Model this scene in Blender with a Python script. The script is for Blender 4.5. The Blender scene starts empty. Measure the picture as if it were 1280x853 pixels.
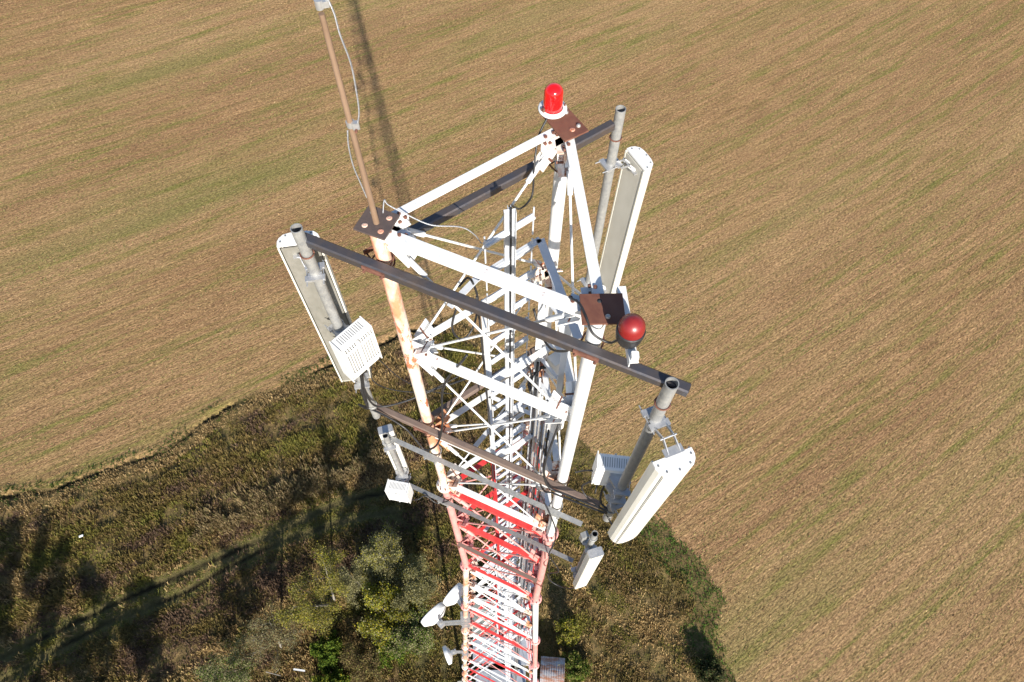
import bpy, math, random
import numpy as np
from mathutils import Vector, Matrix
random.seed(7); rng = np.random.default_rng(11)
R = math.radians
scene = bpy.context.scene
C = scene.collection
# ------------------------------------------------------------------ camera, sky, sun, exposure
cam = bpy.data.objects.new('camera', bpy.data.cameras.new('camera')); C.objects.link(cam)
cam.matrix_world = Matrix(((0.99994, -0.01049, 0.0, 0), (0.00916, 0.87296, -0.4877, 0), (0.00512, 0.48768, 0.87301, 75), (0, 0, 0, 1)))
cam.data.sensor_width = 36; cam.data.lens = 23.99
cam.data.clip_start = 0.1; cam.data.clip_end = 6000
scene.camera = cam
SUN_EL, SUN_AZ = R(29), R(-75.1)            # azimuth measured from +X, counter-clockwise
w = bpy.data.worlds.new('World'); scene.world = w; w.use_nodes = True
nt = w.node_tree; bg = nt.nodes['Background']
sky = nt.nodes.new('ShaderNodeTexSky'); sky.sky_type = 'NISHITA'; sky.sun_disc = False
sky.sun_elevation = SUN_EL; sky.sun_rotation = R(90) - SUN_AZ
sky.dust_density = 0.6; sky.ozone_density = 1.5
nt.links.new(sky.outputs[0], bg.inputs[0]); bg.inputs[1].default_value = 0.085
sun = bpy.data.objects.new('sun', bpy.data.lights.new('sun', 'SUN')); C.objects.link(sun)
sun.data.energy = 4.6; sun.data.angle = R(0.53); sun.data.color = (1.0, 0.93, 0.82)
sd = Vector((math.cos(SUN_EL)*math.cos(SUN_AZ), math.cos(SUN_EL)*math.sin(SUN_AZ), math.sin(SUN_EL)))
sun.rotation_euler = sd.to_track_quat('Z', 'Y').to_euler(); sun.location = (20, -60, 120)
vs = scene.view_settings
vs.view_transform = 'Standard'; vs.look = 'None'; vs.exposure = 0.92; vs.gamma = 1; vs.use_curve_mapping = False

# ------------------------------------------------------------------ materials
class NT:
    def __init__(s, name):
        s.m = bpy.data.materials.new(name); s.m.use_nodes = True
        s.t = s.m.node_tree; s.b = s.t.nodes['Principled BSDF']
    def n(s, kind, **kw):
        o = s.t.nodes.new(kind)
        for k, v in kw.items():
            if hasattr(o, k): setattr(o, k, v)
            else: o.inputs[k].default_value = v
        return o
    def l(s, a, b): s.t.links.new(a, b)
    def noise(s, vec, scale, detail=4, rough=.55, dist=0):
        o = s.n('ShaderNodeTexNoise'); o.inputs['Scale'].default_value = scale; o.inputs['Detail'].default_value = detail
        o.inputs['Roughness'].default_value = rough; o.inputs['Distortion'].default_value = dist
        if vec is not None: s.l(vec, o.inputs['Vector'])
        return o.outputs['Fac']
    def ramp(s, fac, stops):
        o = s.n('ShaderNodeValToRGB'); e = o.color_ramp.elements
        while len(e) < len(stops): e.new(.5)
        for i, (p, c) in enumerate(stops):
            e[i].position = p; e[i].color = (c if len(c) == 4 else (*c, 1)) if hasattr(c, '__len__') else (c, c, c, 1)
        s.l(fac, o.inputs[0]); return o.outputs[0]
    def mix(s, fac, a, b, blend='MIX'):
        o = s.n('ShaderNodeMix'); o.data_type = 'RGBA'; o.blend_type = blend
        for sock, v in ((o.inputs[0], fac), (o.inputs[6], a), (o.inputs[7], b)):
            if hasattr(v, 'links'): s.l(v, sock)
            else: sock.default_value = v if not hasattr(v, '__len__') else ((*v, 1) if len(v) == 3 else v)
        return o.outputs[2]
    def bump(s, h, strength, dist):
        o = s.n('ShaderNodeBump'); o.inputs['Strength'].default_value = strength; o.inputs['Distance'].default_value = dist
        s.l(h, o.inputs['Height']); s.l(o.outputs[0], s.b.inputs['Normal'])
    def coord(s, scale=(1, 1, 1), kind='Object'):
        if kind == 'World': src = s.n('ShaderNodeNewGeometry').outputs['Position']
        else: src = s.n('ShaderNodeTexCoord').outputs[kind]
        mp = s.n('ShaderNodeMapping'); mp.inputs['Scale'].default_value = scale
        s.l(src, mp.inputs[0]); return mp.outputs[0]

def painted(name, base, worn, rust_at, rust_col=(.30, .10, .045), rough=.42, mix2=None, m2=(.48, .62)):
    k = NT(name)
    v = k.coord((1, 1, .35), 'World')
    c = k.mix(k.ramp(k.noise(v, 6, 3), [(.35, 0.), (.7, 1.)]), base, worn)
    if mix2: c = k.mix(k.ramp(k.noise(v, 2.3, 6, .65), [(m2[0], 0.), (m2[1], 1.)]), c, mix2)
    grime = k.ramp(k.noise(v, 45, 4, .7), [(.54, 1.), (.78, .68)])
    c = k.mix(1., c, grime, 'MULTIPLY')
    rf = k.ramp(k.noise(v, 9, 6, .7), [(rust_at, 0.), (rust_at+.05, 1.)])
    c = k.mix(rf, c, rust_col)
    k.l(c, k.b.inputs['Base Color'])
    k.l(k.ramp(rf, [(0, rough), (1, .85)]), k.b.inputs['Roughness'])
    k.bump(k.noise(v, 60, 3), .12, .002)
    return k.m
def metal(name, a, b, metallic, rough, scale=8, streak=1.):
    k = NT(name); v = k.coord((1, 1, streak), 'World')
    n = k.noise(v, scale, 6, .65)
    k.l(k.mix(k.ramp(n, [(.35, 0.), (.68, 1.)]), a, b), k.b.inputs['Base Color'])
    k.b.inputs['Metallic'].default_value = metallic
    k.l(k.ramp(k.noise(v, scale*4, 3), [(.3, rough*.8), (.7, min(1, rough*1.3))]), k.b.inputs['Roughness'])
    k.bump(k.noise(v, scale*9, 3), .15, .001)
    return k.m
M = {}
M['white'] = painted('white_paint', (.77, .77, .76), (.66, .675, .69), .66)
M['white_rusty'] = painted('white_paint_rusting', (.80, .73, .67), (.72, .54, .43), .56, (.44, .15, .07), mix2=(.62, .27, .15), m2=(.44, .56))
M['red'] = painted('red_paint', (.62, .035, .035), (.68, .075, .07), .70, (.24, .05, .03))
M['pink'] = painted('faded_red_paint', (.66, .27, .25), (.72, .36, .33), .66, (.45, .10, .07))
M['orange'] = painted('rusting_old_red_paint', (.58, .22, .13), (.66, .34, .24), .60, (.33, .11, .05), mix2=(.7, .5, .4))
M['lowwhite'] = painted('rust_stained_white_paint', (.78, .74, .70), (.70, .58, .48), .56, (.40, .14, .06), mix2=(.58, .28, .15), m2=(.46, .58))
M['galv'] = metal('galvanized_steel', (.27, .275, .28), (.40, .40, .385), .35, .48, 14)
M['galv_dark'] = metal('weathered_galvanized_steel', (.19, .20, .215), (.30, .30, .29), .4, .5, 10)
M['ladder'] = metal('ladder_zinc', (.58, .61, .66), (.68, .70, .73), .15, .4, 12)
M['boom'] = metal('dark_rusty_steel', (.092, .094, .112), (.125, .10, .09), .55, .40, 5, .6)
M['boom_brown'] = metal('brown_primed_steel', (.145, .105, .09), (.20, .145, .115), .1, .7, 6)
M['plate_dark'] = metal('dark_flange_steel', (.085, .065, .062), (.12, .085, .075), .2, .7, 9)
M['plate_rust'] = metal('rusty_flange_steel', (.13, .048, .032), (.19, .08, .05), .1, .75, 8)
M['bolt'] = metal('bolt_zinc', (.35, .34, .33), (.5, .48, .46), .5, .45, 20)
M['rust_bolt'] = metal('bolt_rust', (.12, .05, .035), (.22, .10, .07), .1, .8, 20)
M['pole'] = metal('brown_pole_steel', (.20, .13, .085), (.27, .18, .12), .1, .65, 6, .3)
M['cream'] = metal('antenna_plastic', (.60, .59, .53), (.72, .71, .655), 0, .45, 5, .12)
M['white_box'] = metal('radio_white', (.74, .75, .75), (.80, .80, .79), 0, .4, 3)
M['panel_back'] = metal('antenna_back_metal', (.20, .195, .17), (.27, .26, .235), .15, .5, 5, .5)
M['panel_back_lit'] = metal('antenna_back_lit', (.50, .48, .42), (.58, .56, .50), 0, .6, 5, .5)  # paler copy of the back metal, with sunlight put into its colour
M['alu'] = metal('aluminium', (.45, .46, .48), (.60, .60, .60), .6, .38, 10)
M['cable'] = metal('black_cable', (.012, .012, .014), (.03, .03, .033), 0, .45, 10)
M['dark'] = metal('hole_shade', (.02, .02, .022), (.04, .04, .045), 0, .8, 10)  # near-black used to paint the shade inside openings
M['wood_pole'] = M['pole']
M['wire'] = metal('earthing_wire', (.26, .27, .30), (.44, .45, .47), .5, .4, 60)
M['concrete'] = metal('concrete', (.28, .275, .25), (.38, .37, .34), 0, .9, 2)
M['roof_grey'] = metal('grey_roof_felt', (.17, .185, .165), (.24, .255, .235), 0, .8, 1.2)
M['roof_blue'] = metal('pale_blue_roof', (.25, .27, .31), (.34, .36, .40), .1, .6, 1.2)
M['wall_white'] = metal('container_wall', (.5, .52, .55), (.6, .6, .62), 0, .7, 2)
M['bark'] = metal('bark', (.10, .075, .055), (.20, .16, .12), 0, .9, 8, .3)
M['birch'] = metal('birch_bark', (.17, .15, .125), (.34, .32, .28), 0, .85, 5, .5)
M['yellow'] = metal('cable_tag', (.65, .42, .05), (.7, .5, .1), 0, .5)
M['green_tape'] = metal('green_tape', (.05, .40, .22), (.08, .45, .25), 0, .5)
k = NT('red_lens'); k.b.inputs['Base Color'].default_value = (.72, .006, .008, 1); k.b.inputs['Roughness'].default_value = .16
k.b.inputs['Coat Weight'].default_value = .6; k.b.inputs['Subsurface Weight'].default_value = .15; k.b.inputs['Subsurface Radius'].default_value = (.05, .005, .005)
M['lens'] = k.m
k = NT('dark_red_lens'); v = k.coord((1, 1, 1)); k.l(k.mix(k.ramp(k.noise(v, 9, 5), [(.4, 0.), (.7, 1.)]), (.20, .010, .012), (.27, .022, .02)), k.b.inputs['Base Color'])
k.b.inputs['Roughness'].default_value = .38; k.b.inputs['Coat Weight'].default_value = .35; k.b.inputs['Coat Roughness'].default_value = .3
M['lens_dark'] = k.m  # deeper, duller red than the other lens
k = NT('corrugated_rusty_roof'); v = k.coord((1, 1, 1))
wv = k.n('ShaderNodeTexWave'); wv.bands_direction = 'X'; wv.inputs['Scale'].default_value = 1.2; wv.inputs['Distortion'].default_value = 0; k.l(v, wv.inputs[0])
nz = k.noise(k.coord((.5, 2, 1)), 1.6, 6, .7)
c = k.mix(k.ramp(nz, [(.42, 0.), (.58, 1.)]), (.52, .50, .50), (.42, .20, .12))
k.l(k.mix(k.ramp(k.noise(v, 5, 6, .7), [(.55, 0.), (.68, 1.)]), c, (.26, .13, .09)), k.b.inputs['Base Color']); k.b.inputs['Roughness'].default_value = .7
M['roof_rust'] = k.m

# ------------------------------------------------------------------ mesh helpers
def vec(*a): return Vector(a[0]) if len(a) == 1 else Vector(a)
def frame(d, up=None):
    d = Vector(d).normalized(); up = Vector(up) if up is not None else (Vector((0, 0, 1)) if abs(d.z) < .95 else Vector((1, 0, 0)))
    x = up.cross(d).normalized(); y = d.cross(x).normalized()
    return x, y, d          # x sideways, y 'up', d along
class MB:
    def __init__(s): s.v = []; s.f = []; s.mi = []; s.sm = []; s.cur = 0
    def add(s, vs, fs, smooth=False):
        o = len(s.v); s.v += [tuple(p) for p in vs]
        for f in fs: s.f.append([i+o for i in f]); s.mi.append(s.cur); s.sm.append(smooth)
        return s
    def prism(s, poly, p0, p1, up=None, poly1=None):
        """2-D polygon (x sideways, y up) swept from p0 to p1"""
        p0 = vec(p0); p1 = vec(p1); x, y, d = frame(p1-p0, up); n = len(poly); q = poly1 or poly
        a = [p0+x*u+y*w_ for u, w_ in poly]; b = [p1+x*u+y*w_ for u, w_ in q]
        fs = [[i, (i+1) % n, n+(i+1) % n, n+i] for i in range(n)] + [list(range(n))[::-1], list(range(n, 2*n))]
        return s.add(a+b, fs)
    def bar(s, p0, p1, w_, h, up=None, ch=0.):
        a, b = w_/2, h/2
        if ch: poly = [(-a+ch, -b), (a-ch, -b), (a, -b+ch), (a, b-ch), (a-ch, b), (-a+ch, b), (-a, b-ch), (-a, -b+ch)]
        else: poly = [(-a, -b), (a, -b), (a, b), (-a, b)]
        return s.prism(poly, p0, p1, up)
    def angle(s, p0, p1, w_, t, up=None, fx=1):
        """L profile: horizontal leg on top, vertical leg on the side fx"""
        a = w_/2; poly = [(-a, a), (-a, a-t), (a-t, a-t), (a-t, -a), (a, -a), (a, a)]
        if fx < 0: poly = [(-u, w2) for u, w2 in poly][::-1]
        return s.prism(poly, p0, p1, up)
    def channel(s, p0, p1, w_, h, t, up=None):
        a = w_/2; poly = [(-a, 0), (a, 0), (a, h), (a-t, h), (a-t, t), (-a+t, t), (-a+t, h), (-a, h)]
        return s.prism(poly, p0, p1, up)
    def box(s, c, size, rz=0., ch=0.):
        c = vec(c); m = Matrix.Rotation(rz, 3, 'Z')
        return s.bar(c-Vector((0, 0, size[2]/2)), c+Vector((0, 0, size[2]/2)), size[0], size[1], up=m @ Vector((0, 1, 0)), ch=ch)
    def tube(s, p0, p1, r0, r1=None, n=16, caps=True, bore=None):
        r1 = r0 if r1 is None else r1; p0 = vec(p0); p1 = vec(p1); x, y, d = frame(p1-p0)
        ring = lambda p, r: [p+(x*math.cos(2*math.pi*i/n)+y*math.sin(2*math.pi*i/n))*r for i in range(n)]
        s.add(ring(p0, r0)+ring(p1, r1), [[i, (i+1) % n, n+(i+1) % n, n+i] for i in range(n)], True)
        if bore:   # open top end with wall thickness
            s.add(ring(p1, r1)+ring(p1, bore), [[i, (i+1) % n, n+(i+1) % n, n+i] for i in range(n)])
            dep = min((p1-p0).length*.5, .5)
            s.add(ring(p1, bore)+ring(p1-d*dep, bore), [[i, (i+1) % n, n+(i+1) % n, n+i] for i in range(n)], True)
            s.add(ring(p0, r0), [list(range(n))[::-1]])
            s.add(ring(p1-d*dep, bore), [list(range(n))])
        elif caps: s.add(ring(p0, r0), [list(range(n))[::-1]]); s.add(ring(p1, r1), [list(range(n))])
        return s
    def lathe(s, prof, base=(0, 0, 0), axis=(0, 0, 1), n=24):
        base = vec(base); x, y, d = frame(axis); vs_ = []
        for r, h in prof: vs_ += [base+d*h+(x*math.cos(2*math.pi*i/n)+y*math.sin(2*math.pi*i/n))*r for i in range(n)]
        fs = [[j*n+i, j*n+(i+1) % n, (j+1)*n+(i+1) % n, (j+1)*n+i] for j in range(len(prof)-1) for i in range(n)]
        return s.add(vs_, fs, True)
    def path(s, pts, r, n=8, sub=6):
        P = [vec(p) for p in pts]; P = [P[0]*2-P[1]]+P+[P[-1]*2-P[-2]]; Q = []
        for i in range(1, len(P)-2):
            for j in range(sub):
                t = j/sub; a, b, c, d = P[i-1], P[i], P[i+1], P[i+2]
                Q.append(.5*((2*b)+(c-a)*t+(2*a-5*b+4*c-d)*t*t+(-a+3*b-3*c+d)*t**3))
        Q.append(P[-2]); vs_ = []; x = None
        for i, q in enumerate(Q):
            d = (Q[min(i+1, len(Q)-1)]-Q[max(i-1, 0)]).normalized()
            if x is None: x, y, _ = frame(d)
            else: x = (x-d*x.dot(d)).normalized(); y = d.cross(x)
            vs_ += [q+(x*math.cos(2*math.pi*k/n)+y*math.sin(2*math.pi*k/n))*r for k in range(n)]
        m = len(Q)
        fs = [[j*n+i, j*n+(i+1) % n, (j+1)*n+(i+1) % n, (j+1)*n+i] for j in range(m-1) for i in range(n)]
        fs += [list(range(n))[::-1], [(m-1)*n+i for i in range(n)]]
        return s.add(vs_, fs, True)
    def bolt(s, p, axis, r=.012, h=.012):
        p = vec(p); a = vec(axis).normalized(); return s.tube(p, p+a*h, r, r, 6)
    def build(s, name, mat, parent=None, bevel=0., local=False):
        org = Vector((0, 0, 0)); q = parent
        while q is not None and not local: org = org+q.location; q = q.parent
        me = bpy.data.meshes.new(name); me.from_pydata([tuple(Vector(p)-org) for p in s.v] if not local else s.v, [], s.f)
        mats = mat if isinstance(mat, (list, tuple)) else [mat]
        for m in mats: me.materials.append(M[m] if isinstance(m, str) else m)
        me.polygons.foreach_set('material_index', s.mi); me.polygons.foreach_set('use_smooth', s.sm)
        me.update(); o = bpy.data.objects.new(name, me); C.objects.link(o); o.parent = parent
        if bevel:
            b = o.modifiers.new('bevel', 'BEVEL'); b.width = bevel; b.segments = 2; b.limit_method = 'ANGLE'
        return o
def empty(name, loc, rz=0.):
    o = bpy.data.objects.new(name, None); C.objects.link(o); o.location = loc; o.rotation_euler = (0, 0, rz); o.empty_display_size = .2; return o
def tag(o, label, cat, group=None, kind=None):
    if label: o['label'] = label
    if cat: o['category'] = cat
    if group: o['group'] = group
    if kind: o['kind'] = kind
    return o
def copy_tree(o, parent=None):
    c = o.copy(); C.objects.link(c); c.parent = parent
    for ch in list(o.children): copy_tree(ch, c)
    return c
def np_mesh(name, V, F, mat, parent=None, col=None, smooth=False):
    """V (n,3), F (m,k) arrays; col per-vertex colours"""
    me = bpy.data.meshes.new(name); k = F.shape[1]
    me.vertices.add(len(V)); me.vertices.foreach_set('co', V.astype(np.float32).ravel())
    me.loops.add(F.size); me.loops.foreach_set('vertex_index', F.astype(np.int32).ravel())
    me.polygons.add(len(F)); me.polygons.foreach_set('loop_start', np.arange(0, F.size, k, dtype=np.int32))
    if smooth: me.polygons.foreach_set('use_smooth', np.ones(len(F), bool))
    me.materials.append(mat)
    if col is not None:
        a = me.color_attributes.new('tint', 'FLOAT_COLOR', 'POINT'); c4 = np.ones((len(V), 4), np.float32); c4[:, :3] = col; a.data.foreach_set('color', c4.ravel())
    me.update(calc_edges=True); me.validate()
    o = bpy.data.objects.new(name, me); C.objects.link(o); o.parent = parent; return o

# ------------------------------------------------------------------ value noise in numpy
def vnoise(x, y, seed=0):
    xi = np.floor(x).astype(np.int64); yi = np.floor(y).astype(np.int64); fx = x-xi; fy = y-yi
    fx = fx*fx*(3-2*fx); fy = fy*fy*(3-2*fy)
    def h(a, b):
        n = (a*374761393+b*668265263+seed*1442695041) & 0xffffffff
        n = ((n ^ (n >> 13))*1274126177) & 0xffffffff
        return ((n ^ (n >> 16)) & 0xffff)/65535.
    return (h(xi, yi)*(1-fx)+h(xi+1, yi)*fx)*(1-fy)+(h(xi, yi+1)*(1-fx)+h(xi+1, yi+1)*fx)*fy
def fbm(x, y, seed=0, o=4):
    s = 0; a = .5; t = 0
    for i in range(o): s = s+a*vnoise(x*2**i, y*2**i, seed+i*17); t += a; a *= .5
    return s/t
BORDER = [(-400, -110), (-150, -18), (-56.8, 21.5), (-51.7, 22.3), (-47.0, 24.3), (-39.6, 27.3), (-35.9, 31.3), (-32.5, 33.4), (-23.6, 37.8), (-14.2, 43.1), (-7.2, 45.5), (-2.0, 41.5), (3.9, 34.9), (8.9, 27.8), (13.7, 23.1), (16.8, 18.7), (20.3, 15.3), (22.2, 11.3), (20.9, 8.2), (22.3, 3.6), (24, -8), (40, -60), (140, -400)]
RUT1 = [(-56, 2.5), (-50.7, 5.2), (-46.6, 7.2), (-40.6, 10.4), (-29.0, 15.9), (-18.5, 21.3), (-12.4, 22.7), (-9.6, 21.5), (-8.1, 18.4), (-7.3, 13.4), (-6.5, 7.2), (-6, 0)]
RUT2 = [(-56, 0.5), (-49.9, 3.0), (-41.6, 8.2), (-33.9, 11.4), (-30.2, 13.8), (-24.8, 16.8), (-18.6, 19.0), (-13.0, 20.2), (-10.7, 18.4), (-9.6, 15.0), (-8.6, 7.2), (-8.2, 0)]
def seg_dist(X, Y, line):
    D = np.full(X.shape, 1e9)
    for (x0, y0), (x1, y1) in zip(line[:-1], line[1:]):
        dx, dy = x1-x0, y1-y0; t = np.clip(((X-x0)*dx+(Y-y0)*dy)/(dx*dx+dy*dy), 0, 1)
        D = np.minimum(D, np.hypot(X-x0-t*dx, Y-y0-t*dy))
    return D
def in_scrub(X, Y):      # True on the overgrown side
    poly = BORDER+[(-100, -500)]; ins = np.zeros(X.shape, bool); n = len(poly)
    for i in range(n):
        (x0, y0), (x1, y1) = poly[i], poly[(i+1) % n]
        c = ((y0 > Y) != (y1 > Y)) & (X < (x1-x0)*(Y-y0)/((y1-y0) if y1 != y0 else 1e-9)+x0); ins ^= c
    return ins
def sborder(X, Y):       # signed distance, + inside scrub, wobbled
    d = seg_dist(X, Y, BORDER); d = np.where(in_scrub(X, Y), d, -d)
    return d+(fbm(X*.6, Y*.6, 3, 3)-.5)*.9
def height(X, Y):
    s = sborder(X, Y); m = np.clip(s/1.2, 0, 1)
    h = m*((fbm(X*.9, Y*.9, 5, 4)-.5)*.55+(fbm(X*.25, Y*.25, 9, 2)-.5)*.5)+m*.12
    left = np.clip((-X-2)/8, 0, 1)                                           # furrow bank along the field's left edge
    brk = np.clip((fbm(X*.35, Y*.35, 21, 2)-.35)*6, 0, 1)
    h -= .45*np.exp(-((s-.25)/.33)**2)*left*brk
    h += .10*np.exp(-((s+.45)/.45)**2)*left*brk
    r = np.minimum(seg_dist(X, Y, RUT1), seg_dist(X, Y, RUT2)); flat = np.clip((2.3-r)/1.2, 0, 1)
    h = h*(1-.75*flat)-.28*np.exp(-(r/.32)**2)*np.clip((fbm(X*.2, Y*.2, 31, 2)-.3)*4, .35, 1)
    fld = 1-np.clip((s+1)/1, 0, 1)
    v = Y-.615*X-.00067*X*X
    h += fld*((fbm(v*.9, X*.05, 41, 2)-.5)*.06+(fbm(X*1.6, Y*1.6, 42, 2)-.5)*.05)
    return h

# ------------------------------------------------------------------ ground sheets
def axis_coords(a, b, step, outer):
    core = np.arange(a, b+step/2, step)
    return np.concatenate([[a-o for o in outer[::-1]], core, [b+o for o in outer]])
OUT = [2, 6, 14, 30, 60, 120, 250, 600, 1500, 3500]
xs = axis_coords(-100, 100, .4, OUT); ys = axis_coords(-12, 124, .4, OUT)
GX, GY = np.meshgrid(xs, ys); near = (GX > -101) & (GX < 101) & (GY > -13) & (GY < 125)
GZ = np.where(near, height(GX, GY), 0)
S = sborder(GX, GY); V_ = np.stack([GX.ravel(), GY.ravel(), GZ.ravel()], 1)
nx, ny = len(xs), len(ys); idx = np.arange(nx*ny).reshape(ny, nx)
F_ = np.stack([idx[:-1, :-1].ravel(), idx[:-1, 1:].ravel(), idx[1:, 1:].ravel(), idx[1:, :-1].ravel()], 1)
cs = S.ravel()[F_].mean(1); cx = GX.ravel()[F_].mean(1); cy = GY.ravel()[F_].mean(1)
rd1, rd2 = seg_dist(cx, cy, RUT1), seg_dist(cx, cy, RUT2)
trk = (np.minimum(rd1, rd2) < .9) & (cs > 1)
sel = {'stubble_field': cs <= 0, 'meadow': (cs > 0) & ~trk, 'dirt_track': trk}

# stubble field: tan stubble with green regrowth drawn out along the seed rows
k = NT('stubble')
at = k.n('ShaderNodeAttribute'); at.attribute_name = 'row'; row = at.outputs['Vector']
def mp(sc):
    o = k.n('ShaderNodeMapping'); o.inputs['Scale'].default_value = sc; k.l(row, o.inputs[0]); return o.outputs[0]
tan = k.mix(k.ramp(k.noise(mp((.20, 1.8, 1)), 1.0, 6, .65), [(.38, 0.), (.62, 1.)]), (.25, .143, .072), (.43, .262, .132))
big = k.noise(mp((.012, .03, 1)), 1.0, 3, .5)
tan = k.mix(k.ramp(big, [(.35, 0.), (.65, 1.)]), tan, k.mix(.5, tan, (.44, .30, .155)))
gn = k.noise(mp((.04, .5, 1)), 1.0, 5, .6, .1); gn2 = k.noise(mp((.22, 1.5, 1)), 1.0, 6, .68, .1)
swath = k.noise(mp((.011, .075, 1)), 1.0, 3, .55, .2)
tan = k.mix(k.ramp(swath, [(.54, 0.), (.68, .75)]), tan, (.22, .195, .07))
tan = k.mix(k.ramp(swath, [(.34, .6), (.46, 0.)]), tan, (.28, .160, .085))
gm = k.n('ShaderNodeMath', operation='MULTIPLY'); k.l(k.ramp(gn, [(.48, 0.), (.62, 1.)]), gm.inputs[0]); k.l(k.ramp(gn2, [(.38, 0.), (.62, 1.)]), gm.inputs[1])
c = k.mix(gm.outputs[0], tan, (.175, .175, .045))
c = k.mix(k.ramp(gn2, [(.46, 0.), (.72, .55)]), c, (.28, .225, .08))
streak = k.noise(mp((.22, 2.6, 1)), 1.0, 6, .72, .25)
c = k.mix(k.ramp(streak, [(.30, .62), (.43, 0.)]), c, (.10, .065, .038))
fine = k.noise(mp((2.6, 5.0, 1)), 1.0, 6, .8)
c = k.mix(1., c, k.ramp(fine, [(.33, .18), (.46, .80), (.66, 1.85)]), 'MULTIPLY')
k.l(c, k.b.inputs['Base Color']); k.b.inputs['Roughness'].default_value = .95; k.b.inputs['Specular IOR Level'].default_value = .1
hm = k.n('ShaderNodeMath', operation='MULTIPLY_ADD'); k.l(streak, hm.inputs[0]); hm.inputs[1].default_value = .45; k.l(k.noise(mp((2.4, 4.6, 1)), 1.0, 6, .8), hm.inputs[2])
k.bump(hm.outputs[0], 1., .34)
M['stubble'] = k.m
k = NT('meadow_soil'); v = k.coord((1, 1, 0))
c = k.mix(k.ramp(k.noise(v, .35, 5, .6), [(.38, 0.), (.62, 1.)]), (.10, .075, .035), (.13, .115, .04))
c = k.mix(k.ramp(k.noise(v, 1.1, 6, .7), [(.42, 0.), (.66, 1.)]), c, (.26, .18, .085))
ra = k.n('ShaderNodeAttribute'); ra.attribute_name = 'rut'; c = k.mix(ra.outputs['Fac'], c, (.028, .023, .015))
k.l(c, k.b.inputs['Base Color']); k.b.inputs['Roughness'].default_value = 1; k.b.inputs['Specular IOR Level'].default_value = .05
k.bump(k.noise(v, 4, 6, .75), 1., .3); M['meadow'] = k.m
k = NT('track_soil'); v = k.coord((1, 1, 0))
c = k.mix(k.ramp(k.noise(v, .9, 6, .7), [(.35, 0.), (.65, 1.)]), (.12, .115, .04), (.20, .16, .075))
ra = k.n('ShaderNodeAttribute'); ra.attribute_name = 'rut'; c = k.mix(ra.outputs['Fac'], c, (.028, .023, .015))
k.l(c, k.b.inputs['Base Color']); k.b.inputs['Roughness'].default_value = 1; k.b.inputs['Specular IOR Level'].default_value = .05
k.bump(k.noise(v, 3.5, 6, .8), 1., .3); M['track'] = k.m
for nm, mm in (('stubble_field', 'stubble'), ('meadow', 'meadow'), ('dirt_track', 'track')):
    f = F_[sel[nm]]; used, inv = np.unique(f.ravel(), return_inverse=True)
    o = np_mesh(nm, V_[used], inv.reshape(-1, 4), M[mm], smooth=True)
    a = o.data.attributes.new('row', 'FLOAT_VECTOR', 'POINT'); X, Y = V_[used][:, 0], V_[used][:, 1]
    a.data.foreach_set('vector', np.stack([X, Y-.615*X-.00067*X*X, X*0], 1).astype(np.float32).ravel())
    rr = np.minimum(seg_dist(X, Y, RUT1), seg_dist(X, Y, RUT2))+(fbm(X*2, Y*2, 8, 2)-.5)*.3
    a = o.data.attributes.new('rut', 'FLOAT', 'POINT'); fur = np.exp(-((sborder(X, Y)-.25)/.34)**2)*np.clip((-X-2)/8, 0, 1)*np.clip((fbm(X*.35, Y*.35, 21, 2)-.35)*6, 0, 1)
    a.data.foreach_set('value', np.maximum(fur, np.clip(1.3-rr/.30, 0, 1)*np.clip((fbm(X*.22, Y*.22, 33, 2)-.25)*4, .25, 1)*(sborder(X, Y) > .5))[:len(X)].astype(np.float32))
    o['kind'] = 'structure'

# ------------------------------------------------------------------ foliage material (tint per blade)
def foliage(name, trans=.25):
    k = NT(name); at = k.n('ShaderNodeAttribute'); at.attribute_name = 'tint'
    k.l(at.outputs['Color'], k.b.inputs['Base Color']); k.b.inputs['Roughness'].default_value = .75; k.b.inputs['Specular IOR Level'].default_value = .15
    tr = k.n('ShaderNodeBsdfTranslucent'); k.l(at.outputs['Color'], tr.inputs[0]); mx = k.n('ShaderNodeMixShader'); mx.inputs[0].default_value = trans
    k.l(k.b.outputs[0], mx.inputs[1]); k.l(tr.outputs[0], mx.inputs[2]); k.l(mx.outputs[0], k.t.nodes['Material Output'].inputs[0]); return k.m
M['grass'] = foliage('dry_and_green_grass'); M['leaf'] = foliage('leaves', .3)

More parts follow.
